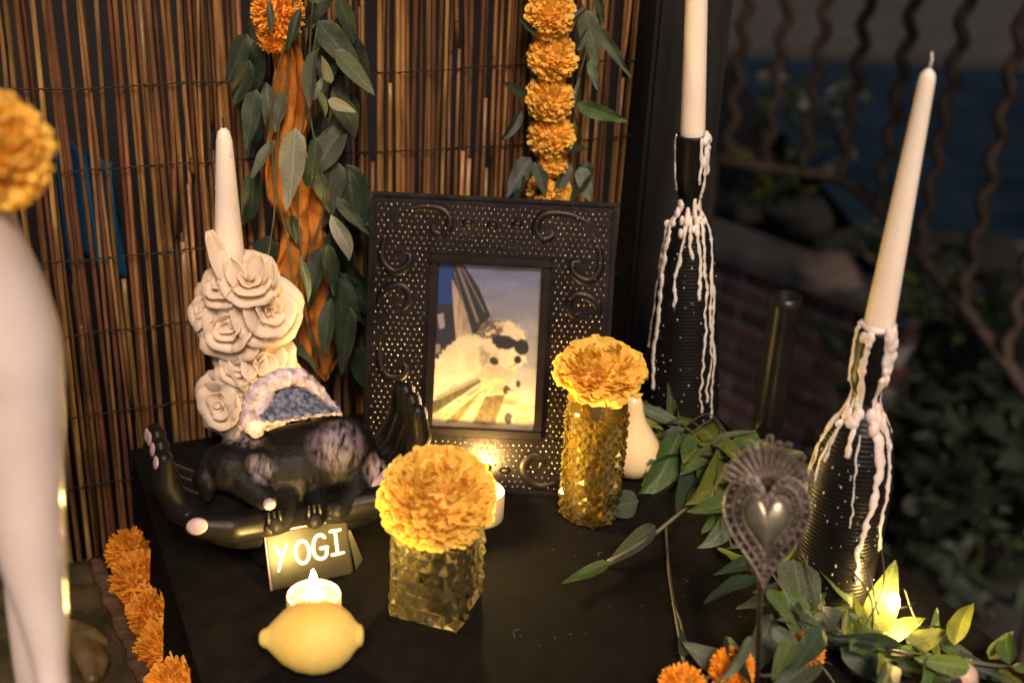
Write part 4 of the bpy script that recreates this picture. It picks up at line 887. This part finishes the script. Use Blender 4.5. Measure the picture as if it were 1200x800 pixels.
for k in range(15):
    an = RAD(-72 + 144 * k / 14 ); r1 = 58 - 10 * abs(math.sin(an)) + (4 if k % 2 else 0); r0 = 14; x0, y0 = 0, 12
    a_, b_ = (x0 + r0 * math.sin(an), y0 + r0 * math.cos(an)), (x0 + r1 * math.sin(an), y0 + r1 * math.cos(an)); pw = 3.1
    px2, py2 = math.cos(an) * pw, -math.sin(an) * pw
    m = MB(); m.tube(smooth_path([hp(a_[0] - px2 * .3, a_[1] - py2 * .3, 1), hp(b_[0] - px2, b_[1] - py2, 2), hp(b_[0] + px2 * .2 + math.sin(an) * 4, b_[1] + py2 * .2 + math.cos(an) * 4, 2), hp(b_[0] + px2, b_[1] + py2, 2), hp(a_[0] + px2 * .3, a_[1] + py2 * .3, 1)], 5), 1.15 * SH, 6); m.build('ray', 'pewter', hrt)
fan = [(0, 14)] + [(52 * math.sin(RAD(-72 + 144 * k / 18)), 12 + 52 * math.cos(RAD(-72 + 144 * k / 18))) for k in range(19)]
m = MB(); plate_(m, fan, -3, -1, 0); m.build('ray_plate', 'pewter_dark', hrt)
for k in range(7): m = MB(); m.ball(hp(-15 + 5 * k, 8 - abs(k - 3) * 1.2, 5), 2.4 * SH, 10, 8); m.build('boss', 'pewter', hrt)
m = MB(); m.tube([hp(-4, -50, -4), hp(-2, -20, -5), ], 1.6 * SH, 8); sp = hp(-4, -62, -4); m.tube([Vector((hb.x, hy - .004, .002)), sp, hp(-2, -25, -5)], .0017, 8); m.build('stick', 'pewter_dark', hrt)
m = MB(); m.lathe((hb.x, hy - .004, 0), [(.02, .001), (.02, .004), (.004, .007), (.003, .012)], 24); m.build('foot', 'pewter_dark', hrt)

# ------------------------------------------------------------------ fairy lights
fl = thing('fairy_lights', onz(960, 700, 0), 'string of tiny warm lights threaded through the leaves on the right', 'lights')
bulbs = [(1048, 708, .030), (838, 530, .012), (932, 668, .012)]
bl = [onz(u, v, z) for u, v, z in bulbs]
order = [1, 2, 0]; m = MB(); pts = []
for i, k in enumerate(order): pts += [bl[k] + Vector((0, .004, -.004)), bl[k] + Vector((.02, .01 * (-1) ** i, .012 * (i % 2) - .004))]
for p in pts: p.z = max(p.z, .0015)
m.tube(smooth_path(pts, 6), .0006, 5); m.build('wire', 'wire', fl)
for k, p in enumerate(bl):
    m = MB(); m.lathe(p, [(.0012, -.005), (.0018, -.003), (.0020, 0), (.0017, .003), (.0010, .005), (.0003, .0056)] if k else [(.0012, -.006), (.0032, -.003), (.0037, .001), (.0030, .005), (.0014, .008), (.0003, .009)], 12); m.build('bulb', 'bulb', fl)

# ------------------------------------------------------------------ leafy garland on the right of the table
lg = thing('leaf_garland', onz(950, 740, 0), 'green leafy garland trailing along the right edge of the altar', 'garland')
def zl(u0, v0, z0, u1, v1, z1, wp, mt, nrm=None): 
    leaf(lg, onz(u0, v0, z0), onz(u1, v1, z1), wp, mt, nrm)
for a_ in [(800, 492, .02, 768, 460, .04, .7, 'leaf_green'), (790, 500, .015, 783, 448, .06, .7, 'leaf_green'), (796, 508, .03, 762, 584, .004, 1.2, 'leaf_green'), (816, 516, .03, 806, 590, .004, 1.25, 'leaf_green'), (822, 500, .02, 852, 532, .03, 1.2, 'leaf_lime'),
    (842, 532, .02, 872, 566, .012, 1.2, 'leaf_green'), (802, 503, .03, 766, 516, .02, 1.0, 'leaf_dark'), (835, 510, .02, 800, 540, .03, 1.2, 'leaf_lime'), (850, 520, .02, 822, 520, .035, 1.0, 'leaf_lime'), (790, 480, .02, 760, 492, .02, 1.0, 'leaf_dark'), (800, 478, .02, 775, 470, .03, .8, 'leaf_dark'), (842, 560, .01, 862, 600, .006, 1.2, 'leaf_dark'),
    (748, 588, .012, 700, 596, .018, 1.5, 'leaf_grey'), (768, 616, .008, 714, 660, .006, .75, 'leaf_grey'), (714, 658, .006, 656, 686, .003, .55, 'leaf_green'), (856, 608, .01, 830, 642, .006, 1.3, 'leaf_grey'),
    (1026, 640, .02, 988, 596, .06, .9, 'leaf_grey'), (985, 632, .03, 1020, 600, .06, 1.2, 'leaf_green'), (1020, 745, .012, 1050, 656, .055, 1.25, 'leaf_lime'), (1034, 756, .012, 1084, 716, .018, 1.1, 'leaf_lime'), (1030, 745, .01, 998, 700, .035, 1.0, 'leaf_lime'),
    (955, 645, .05, 1004, 708, .025, 1.5, 'leaf_green'), (930, 655, .045, 948, 745, .02, 1.5, 'leaf_grey'), (918, 690, .04, 958, 775, .012, 1.2, 'leaf_green'), (1062, 758, .012, 1112, 738, .018, 1.3, 'leaf_lime'), (1095, 752, .012, 1155, 778, .008, 1.0, 'leaf_green'), (1160, 772, .01, 1188, 738, .02, 1.0, 'leaf_lime'),
    (985, 758, .02, 1062, 806, .008, 1.2, 'leaf_dark'), (1085, 742, .014, 1102, 772, .01, 1.2, 'leaf_lime'), (925, 600, .05, 946, 560, .075, 1.2, 'leaf_lime'), (918, 660, .03, 940, 600, .06, 1.1, 'leaf_lime'), (1005, 760, .012, 985, 720, .03, 1.2, 'leaf_green'), (960, 770, .012, 905, 810, .006, 1.4, 'leaf_grey'), (905, 720, .025, 872, 800, .004, 1.3, 'leaf_grey'),
    (865, 790, .005, 800, 755, .012, 1.2, 'leaf_grey'), (801, 770, .008, 799, 735, .014, .9, 'leaf_dark'), (1110, 770, .01, 1190, 800, .006, .9, 'leaf_dark'), (1050, 775, .01, 1100, 790, .008, 1.2, 'leaf_green'), (1020, 780, .012, 1045, 745, .02, 1.2, 'leaf_lime'), (1130, 745, .01, 1072, 735, .015, .9, 'leaf_dark')]:
    zl(*a_)
for a_ in [(905, 735, .045, 950, 775, .03, 1.0, 'leaf_grey'), (965, 735, .04, 925, 790, .03, .9, 'leaf_dark'), (900, 690, .055, 935, 735, .045, .8, 'leaf_green'), (880, 745, .04, 850, 800, .03, .7, 'leaf_grey'), (930, 745, .04, 905, 800, .03, .8, 'leaf_green'), (850, 745, .03, 880, 800, .028, .6, 'leaf_dark')]: zl(*a_)
path = [(765, 495), (800, 500), (850, 535), (880, 590), (915, 660), (950, 720), (1000, 750), (1060, 765), (1130, 775), (1210, 785)]
for k in range(105):
    q = rnd(0, len(path) - 1.001); i = int(q); f_ = q - i; u = path[i][0] * (1 - f_) + path[i + 1][0] * f_ + rnd(-22, 22); v = path[i][1] * (1 - f_) + path[i + 1][1] * f_ + rnd(-16, 22); a = rnd(0, 6.28); L = rnd(42, 84)
    if 590 < v < 640 and u < 880: continue
    z0 = rnd(.006, .03); zl(u, v, z0, u + L * math.cos(a), v + L * .7 * math.sin(a), max(.004, z0 + rnd(-.02, .022)), rnd(.55, 1.05), random.choice(['leaf_green', 'leaf_green', 'leaf_grey', 'leaf_grey', 'leaf_lime', 'leaf_dark']), (rnd(-.9, .9), rnd(-1.2, .3), 1))
def stem(pp, r=.0009, mt='stem'):
    m = MB(); m.tube(smooth_path([onz(u, v, z) for u, v, z in pp], 7), r, 6); m.build('stem', mt, lg)
stem([(862, 556, .02), (825, 578, .012), (782, 613, .007), (760, 630, .006), (712, 658, .005)], .0017, 'stem_pale')
stem([(780, 614, .006), (783, 660, .004), (790, 710, .004), (801, 775, .003), (806, 830, .003)], .0013)
stem([(788, 706, .004), (798, 730, .005), (802, 765, .004)], .0009)
stem([(836, 572, .02), (845, 600, .02), (858, 640, .015)], .0009)
stem(path and [(u, v, .012 + .01 * (i % 2)) for i, (u, v) in enumerate(path)], .0015)
for pp in ([(925, 570, .07), (970, 600, .06), (1010, 650, .06), (1030, 720, .03)], [(945, 620, .06), (990, 660, .05), (1020, 700, .04), (1022, 745, .01)], [(946, 650, .05), (950, 690, .03), (985, 740, .03), (1060, 790, .01)], [(938, 640, .05), (960, 700, .04), (975, 740, .02), (1040, 760, .01)], [(1025, 610, .06), (1036, 680, .05), (1010, 740, .02)],
           [(900, 665, .05), (930, 710, .03), (950, 760, .015), (985, 810, .005)], [(1060, 690, .03), (1080, 735, .015), (1130, 760, .008)], [(795, 505, .02), (830, 485, .04), (855, 515, .03), (862, 550, .01)], [(800, 515, .02), (838, 492, .035), (848, 540, .02)], [(820, 500, .04), (800, 490, .04), (770, 500, .02)]):
    stem(pp, .0007)
# marigold garland at the lower right
mg2 = thing('marigold_garland', onz(860, 790, 0), 'deep orange marigolds lying under the leaves at the lower right', 'garland')
for u, v, r, z in [(800, 806, 28, .016), (858, 784, 26, .018), (940, 764, 25, .012), (920, 704, 13, .03)]:
    p = onz(u, v, z); flower(mg2, p, pxlen(p, r), 'deep' if u % 2 else 'deep2', (rnd(-.3, .3), -.5, 1))
m = MB(); m.tube(smooth_path([onz(800, 806, .012), onz(858, 784, .014), onz(905, 790, .016), onz(945, 752, .02), onz(918, 700, .04)]), .0012, 6); m.build('string', 'stem', mg2)
# small pink bead skull at the bottom edge
bp_ = onz(1127, 798, .010); m = MB(); bd = thing('skull_bead', onz(1127, 806, 0), 'small pinkish bead half buried in leaves at the lower right edge', 'bead')
m.lathe(Vector((bp_.x, bp_.y, 0)), [(.003, .001), (.008, .003), (.0105, .009), (.0105, .014), (.0085, .020), (.0045, .0235), (.0005, .0245)], 24); m.build('body', 'bead_pink', bd)
m = MB(); m.ball(bp_ + Vector((-.0065, -.0075, .005)), (.0036, .003, .0042), 12, 8); m.build('eye_socket', 'wick', bd)
m = MB(); m.ball(bp_ + Vector((.0035, -.0098, .004)), (.0026, .0018, .003), 12, 8); m.build('eye_socket', 'wick', bd)

# ------------------------------------------------------------------ left: plaque, marigold string, white statue
zp = ZL + .03
c_ = [onz(120, 652, zp), onz(184, 806, zp), onz(40, 900, zp), onz(0, 668, zp)]
pd = (c_[1] - c_[0]).normalized(); pw_ = Vector((pd.y, -pd.x, 0)); pw_ = pw_ if pw_.x < 0 else -pw_
pq = thing('painted_plaque', c_[0] + pd * .09 + pw_ * .09 - Vector((0, 0, zp - ZL)), 'glossy green and brown painted plaque lying beside the white statue', 'plaque')
PLn, PWd = .20, .19
m = MB(); m.grid(lambda i, j: c_[0] + pd * (PLn * i) + pw_ * (.012 + (PWd - .012) * j) + Vector((0, 0, -.004 + .003 * noise.noise((i * 9, j * 9, 0)) + .0015 * math.sin(i * 30 + j * 12))), 40, 40)
o = m.build('painted_face', 'print_board', pq); mod(o, 'SOLIDIFY', thickness=.004)
m = MB(); m.tube([c_[0] + pd * (PLn * k / 20) + pw_ * (.006 + .0012 * math.sin(k * 1.3)) + Vector((0, 0, -.005)) for k in range(21)], [.0075 * (1 + .12 * math.sin(k * 2.1)) for k in range(21)], 12); m.build('wooden_edge', 'print_wood', pq)
m = MB(); m.box(c_[0] + pd * PLn / 2 + pw_ * (PWd / 2 + .004) + Vector((0, 0, (ZL - zp) / 2 - .005)), PLn - .004, PWd - .016, zp - ZL - .012, (pd, pw_, Vector((0, 0, 1)))); m.build('backing', 'print_wood', pq, False)
m = MB(); q0 = onz(85, 742, zp + .002)
m.chain([q0, onz(105, 748, zp + .006), onz(120, 752, zp + .004)], [.012, .010, .006]); m.chain([onz(95, 752, zp + .004), onz(104, 775, zp + .006), onz(108, 795, zp + .004)], [.011, .009, .006]); m.chain([onz(105, 752, zp + .003), onz(118, 775, zp + .004), onz(116, 790, zp + .003)], [.008, .007, .005])
o = m.build('carved_paw', 'paw_brown', pq); mod(o, 'REMESH', mode='VOXEL', voxel_size=.0018, use_smooth_shade=True)
og = thing('marigold_garland', onz(190, 740, ZL), 'thick string of orange marigolds lying beside the painted plaque', 'garland')
for k, (u, v, r) in enumerate([(157, 648, 31), (168, 683, 38), (188, 722, 38), (200, 762, 40), (214, 806, 42), (228, 850, 40)]):
    p = onz(u, v, ZL + .030); flower(og, p, pxlen(p, r), 'deep' if k % 2 else 'deep2', (rnd(-.3, .3), -.4 + rnd(-.2, .2), 1))
m = MB(); m.tube(smooth_path([onz(157, 648, ZL + .03), onz(188, 722, ZL + .03), onz(228, 850, ZL + .03)]), .0015, 6); m.build('string', 'stem', og)
m = MB(); p = onz(184, 622, ZL + .05); m.tube(smooth_path([p + Vector((-.006, 0, .0)), p + Vector((0, 0, .004)), p + Vector((.004, 0, .003))]), .0012, 6); m.build('ribbon_end', 'ribbon_pale', og)
# white statue: lofted sections of the near leg, from the body out of frame down to the foot
SD = .60
def sec(u0, u1, v, t=SD): return (atd((u0 + u1) / 2, v, t), (u1 - u0) / 2 * t / FPX)
st = thing('white_statue', Vector((atd(62, 900, SD).x, atd(62, 900, SD).y, ZL)), 'glossy white ceramic animal statue leg at the left edge, out of focus', 'statue')
secs = [(-330, -60, 90), (-270, -25, 160), (-210, 0, 240), (-160, 30, 305), (-110, 55, 355), (-72, 70, 400), (-48, 75, 435), (-30, 73, 470), (-22, 74, 520), (-14, 75, 580), (-2, 77, 650), (18, 79, 710), (36, 80, 770), (46, 80, 830), (46, 80, 900), (40, 86, 960)]
pts = []; rs = []
for u0, u1, v in secs:
    p, r = sec(u0, u1, v); pts.append(p); rs.append(r)
vdir = (pts[-1] - pts[-2]); n_ = (ZL + .012 - pts[-1].z) / -.02
pts.append(Vector((pts[-1].x, pts[-1].y, (pts[-1].z + ZL) / 2))); rs.append(rs[-1] * 1.0); pts.append(Vector((pts[-1].x, pts[-1].y - .006, ZL + .012))); rs.append(rs[-1] * 1.35); pts.append(Vector((pts[-1].x, pts[-1].y - .008, ZL + .002))); rs.append(rs[-1] * 1.1)
sp_ = smooth_path(pts, 5); rr = []
for i in range(len(rs) - 1):
    for k in range(5): rr.append(rs[i] + (rs[i + 1] - rs[i]) * k / 5)
rr.append(rs[-1]); m = MB(); m.tube(sp_, rr, 28, 1.0, Vector((0, 1, 0)))
TC = pts[0] + Vector((-.13, .045, .0))
q2 = [(TC + Vector((.08, .03, -.01)), .040), (atd(-62, 280, .70), .032), (atd(12, 380, .70), .0225), (atd(38, 470, .70), .019), (atd(44, 545, .70), .0155), (atd(48, 580, .70), .0142), (atd(36, 640, .70), .0125), (atd(28, 720, .70), .010)]
q2.append((Vector((q2[-1][0].x, q2[-1][0].y, ZL + .003)), .011)); pp = smooth_path([p for p, _ in q2], 5); rr = []
for i in range(len(q2) - 1):
    for k in range(5): rr.append(q2[i][1] + (q2[i + 1][1] - q2[i][1]) * k / 5)
rr.append(q2[-1][1]); m.tube(pp, rr, 24); m.ball(sp_[0], rs[0], 28, 18)
m.ball(TC, (.15, .088, .078), 28, 18); m.chain([TC + Vector((-.10, 0, .03)), TC + Vector((-.16, 0, .11)), TC + Vector((-.20, 0, .15))], [.055, .040, .036], 20); m.chain([TC + Vector((-.20, 0, .15)), TC + Vector((-.27, -.01, .135))], [.038, .022], 16)
for sy in (-.045, .045): m.chain([TC + Vector((-.10, sy, -.02)), TC + Vector((-.11, sy, -.16)), Vector((TC.x - .10, TC.y + sy, ZL + .016))], [.045, .022, .0155], 20); m.chain([TC + Vector((-.19, sy * .5, .175)), TC + Vector((-.175, sy, .215))], [.016, .006], 12)
o = m.build('body', 'ceramic_white', st); mod(o, 'REMESH', mode='VOXEL', voxel_size=.0028, use_smooth_shade=True); mod(o, 'SMOOTH', factor=.6, iterations=10)
smg = thing('marigold_string', atd(-12, 176, .60), 'blurred orange marigold at the upper left edge hanging over the statue', 'flower')
p = atd(-14, 178, .585); flower(smg, p, pxlen(p, 71), 'string', (.5, -.6, .6)); p = atd(-110, 150, .58); flower(smg, p, pxlen(p, 66), 'string2', (.2, -.6, .8))
m = MB(); m.tube(smooth_path([atd(-14, 178, .60), atd(-110, 150, .60), atd(-200, 130, .62)]), .0014, 6); m.build('string', 'stem', smg)

# ------------------------------------------------------------------ lint on the cloth
m = MB()
for k in range(110):
    a, bb = rnd(-.12, .2), rnd(.05, .4); p = AB(a, bb, .0012); an = rnd(0, 6.28); L = rnd(.0006, .0022) if random.random() < .8 else rnd(.005, .012)
    q = p + Vector((math.cos(an) * L, math.sin(an) * L, .0003)); mid = (p + q) / 2 + Vector((rnd(-.3, .3) * L, rnd(-.3, .3) * L, .0004)); m.tube(smooth_path([p, mid, q], 3), .00014, 4)
lo = m.build('lint', 'lint', None, True, AB(0, .2, 0)); lo['kind'] = 'stuff'; tag(lo, 'pale lint and crumbs scattered on the black cloth', 'lint')

# ------------------------------------------------------------------ yard: brick wall, railing, rocks, plants
bw = thing('brick_wall', W0 + wd * 1.4 + Vector((0, 0, GZ - W0.z)), 'low dark brick garden wall with pale joints behind the tall bottle', 'wall')
bw.location.z = GZ
Z3 = Vector((0, 0, 1)); LN, BHt, DP, J = .205, .060, .10, .011
m = MB(); m.box(W0 + wd * 1.05 - wn * .06 + Z3 * ((GZ + ZT) / 2 - W0.z), 2.1, .094, ZT - GZ, (wd, wn, Z3)); m.build('mortar', 'mortar', bw, False)
rows = int((ZT - GZ) / (BHt + J)) + 1; mb_ = MB(); mb_.box((0, 0, 0), LN, DP, BHt, None, .004); bme = mb_.mesh('brick', 'brick', (0, 0, 0), False)
for r_ in range(rows):
    z = ZT - J * .5 - BHt / 2 - r_ * (BHt + J)
    if z - BHt / 2 < GZ - .03: break
    x = .4 + (LN + J) / 2 * (r_ % 2)
    while x < 1.95 - (.1 if r_ % 2 else 0):
        p = W0 + wd * (x + LN / 2) - wn * (.055 + rnd(-.002, .002)); p.z = z; put('brick', bme, bw, frame_m(Z3, wd, p)); x += LN + J
m = MB(); m.box(W0 + wd * 1.07 - wn * .10 + Z3 * (.024), 2.14, .26, .046, (wd, wn, Z3), .006); m.build('coping', 'stone', bw, False)
# railing of wavy bars
rl = thing('iron_railing', onz(1000, 330, GZ), 'rusty iron railing with wavy bars in the dark yard', 'railing')
railp = [(835, 186, 3.25), (905, 198, 3.22), (985, 211, 3.2), (1030, 245, 3.1), (1075, 297, 2.98), (1130, 360, 2.85), (1200, 455, 2.7), (1260, 540, 2.6)]
RP = [atd(u, v, t_) for u, v, t_ in railp]; m = MB(); m.tube(smooth_path(RP, 3), .017, 6); m.build('bottom_rail', 'iron_rust', rl)
rl.location = Vector((RP[2].x, RP[2].y, GZ)); 
for ch in list(rl.children):
    for vtx in ch.data.vertices: pass
for ch in list(rl.children): bpy.data.objects.remove(ch)
m = MB(); m.tube(smooth_path(RP, 3), .017, 6); m.build('bottom_rail', 'iron_rust', rl)
def rail_at(u):
    for (u0, v0, t0), (u1, v1, t1) in zip(railp, railp[1:]):
        if u0 <= u <= u1: f_ = (u - u0) / (u1 - u0); return atd(u, v0 + (v1 - v0) * f_, t0 + (t1 - t0) * f_)
tops = []
for k, u in enumerate((853, 897, 940, 984, 1029, 1076, 1128, 1178, 1225)):
    p = rail_at(u); m = MB(); pts = []; H_ = .78; n = 84; ph = k * 1.1 + .4
    for i in range(n + 1):
        z = H_ * i / n; am = .0110 * min(1, z / .06); x = z / .098 * 2 * math.pi + ph; wv = math.asin(math.sin(x) * .97) / 1.32
        pts.append(p + Vector((am * wv, .2 * am * math.cos(x), z)))
    m.tube(pts, .0145, 6); m.build('wavy_bar', 'iron_rust', rl); tops.append(pts[-1])
m = MB(); m.tube(tops, .018, 6); m.build('top_rail', 'iron_rust', rl)
for k in (0, 7):
    p = RP[k]; m = MB(); m.tube([p, Vector((p.x, p.y, GZ))], .018, 8); m.build('post', 'iron_rust', rl)
# rocks
def rock(p, r, mat, label, seed):
    rg = random.Random(seed); bm = bmesh.new(); bmesh.ops.create_icosphere(bm, subdivisions=3, radius=1)
    for q in bm.verts:
        n = noise.noise(q.co * 1.3 + Vector((seed, 0, 0))); n2 = noise.noise(q.co * 3.1 + Vector((0, seed, 0))); q.co *= 1 + .35 * n + .14 * n2
    me = bpy.data.meshes.new('rock'); bm.to_mesh(me); bm.free(); me.materials.append(MATS[mat]); me.polygons.foreach_set('use_smooth', [True] * len(me.polygons))
    o = bpy.data.objects.new('rock', me); COL.objects.link(o); o.location = p; o.scale = r; o.rotation_euler = (0, 0, rg.uniform(0, 6)); tag(o, label, 'rock', 'rocks in the planting bed'); return o
for k, (u, v, r, mat, label) in enumerate([(972, 322, .13, 'rock_pink_lit', 'rock lump with pinkish light in its colour right of the brick wall top'), (1000, 292, .13, 'rock', 'grey rock behind the pinkish rock'), (935, 250, .16, 'rock', 'dark rock under the flat part of the railing'), (1045, 312, .14, 'rock', 'dark rock just right of the pale taper candle'), (1105, 352, .16, 'rock', 'rock under the slanting rail'), (1155, 300, .14, 'rock', 'rock at the pool edge right of the wavy bars'),
        (1185, 350, .14, 'rock', 'dark rock at the far right under the railing'), (885, 240, .13, 'rock', 'dark rock above the brick wall, beside the tall bottle'), (1110, 290, .11, 'rock', 'small rock on the pool edge below the wavy bars')]):
    z = -.80 if v < 330 else -.86; p = onz(u, v, z); rock(p, (r, r * .8, r * .55), mat, label, k + 1)
# leafy plants
def plant(name, u, v, z, n, R, h, mats, label, Ls=(.05, .10), flowers=0):
    p = onz(u, v, z) if isinstance(u, (int, float)) else Vector(u); t_ = thing(name, p, label, 'plant', 'plants in the yard')
    for s in range(7):
        an = rnd(0, 6.28); q = p + Vector((math.cos(an) * R * .6, math.sin(an) * R * .6, h * rnd(.6, 1))); m = MB(); m.tube(smooth_path([p, p.lerp(q, .5) + Vector((0, 0, h * .12)), q], 4), .004, 5); m.build('stem', 'stem', t_)
    for k in range(n):
        an = rnd(0, 6.28); rr = R * math.sqrt(random.random()); b0 = p + Vector((math.cos(an) * rr * .7, math.sin(an) * rr * .7, h * rnd(.15, .95))); L = rnd(*Ls)
        leaf(t_, b0, b0 + Vector((math.cos(an + rnd(-1, 1)) * L, math.sin(an + rnd(-1, 1)) * L, L * rnd(-.4, .9))), rnd(1, 1.6), random.choice(mats), (rnd(-.5, .5), rnd(-1, 0), .8))
    for k in range(flowers):
        an = rnd(0, 6.28); rr = R * math.sqrt(random.random()); c = p + Vector((math.cos(an) * rr, math.sin(an) * rr - .05, h * rnd(.7, 1.05))); m = MB()
        for q in range(6): a_ = q * 1.047; m.ball(c + Vector((math.cos(a_) * .014, -.004, math.sin(a_) * .014)), (.011, .004, .011), 8, 6)
        m.ball(c, (.008, .008, .008), 8, 6); m.build('blossom', 'leaf_pale' if k % 2 else 'wax', t_)
plant('flowering_plant', 935, 205, -.80, 90, .26, .42, ['leaf_grey', 'leaf_pale', 'leaf_green'], 'pale flowering plant behind the wavy railing bars', (.05, .09), 8)
plant('leafy_plant', 905, 245, -.80, 40, .16, .16, ['leaf_lime', 'leaf_green'], 'small yellow-green plant beneath the flat rail')
def before_wall(sx, d): q = W0 + wd * sx + wn * d; q.z = GZ; return q
plant('leafy_plant', before_wall(2.28, .10), 0, 0, 130, .34, .62, ['leaf_dark'], 'dark shrub just right of the shorter bottle neck', (.07, .13))
plant('leafy_plant', before_wall(2.60, .18), 0, 0, 130, .36, .66, ['leaf_dark'], 'dark shrub under the end of the slanting rail', (.07, .13))
plant('leafy_plant', before_wall(2.45, .45), 0, 0, 110, .36, .42, ['leaf_dark'], 'lowest dark shrub right of the shorter bottle', (.07, .13))
plant('leafy_plant', 1060, 330, -.82, 60, .22, .16, ['leaf_dark', 'leaf_grey'], 'grey-green ground plant beside the candle in the shorter bottle')
plant('leafy_plant', 1120, 395, -.86, 60, .22, .16, ['leaf_dark', 'leaf_green'], 'low dark plant among the rocks under the rail')
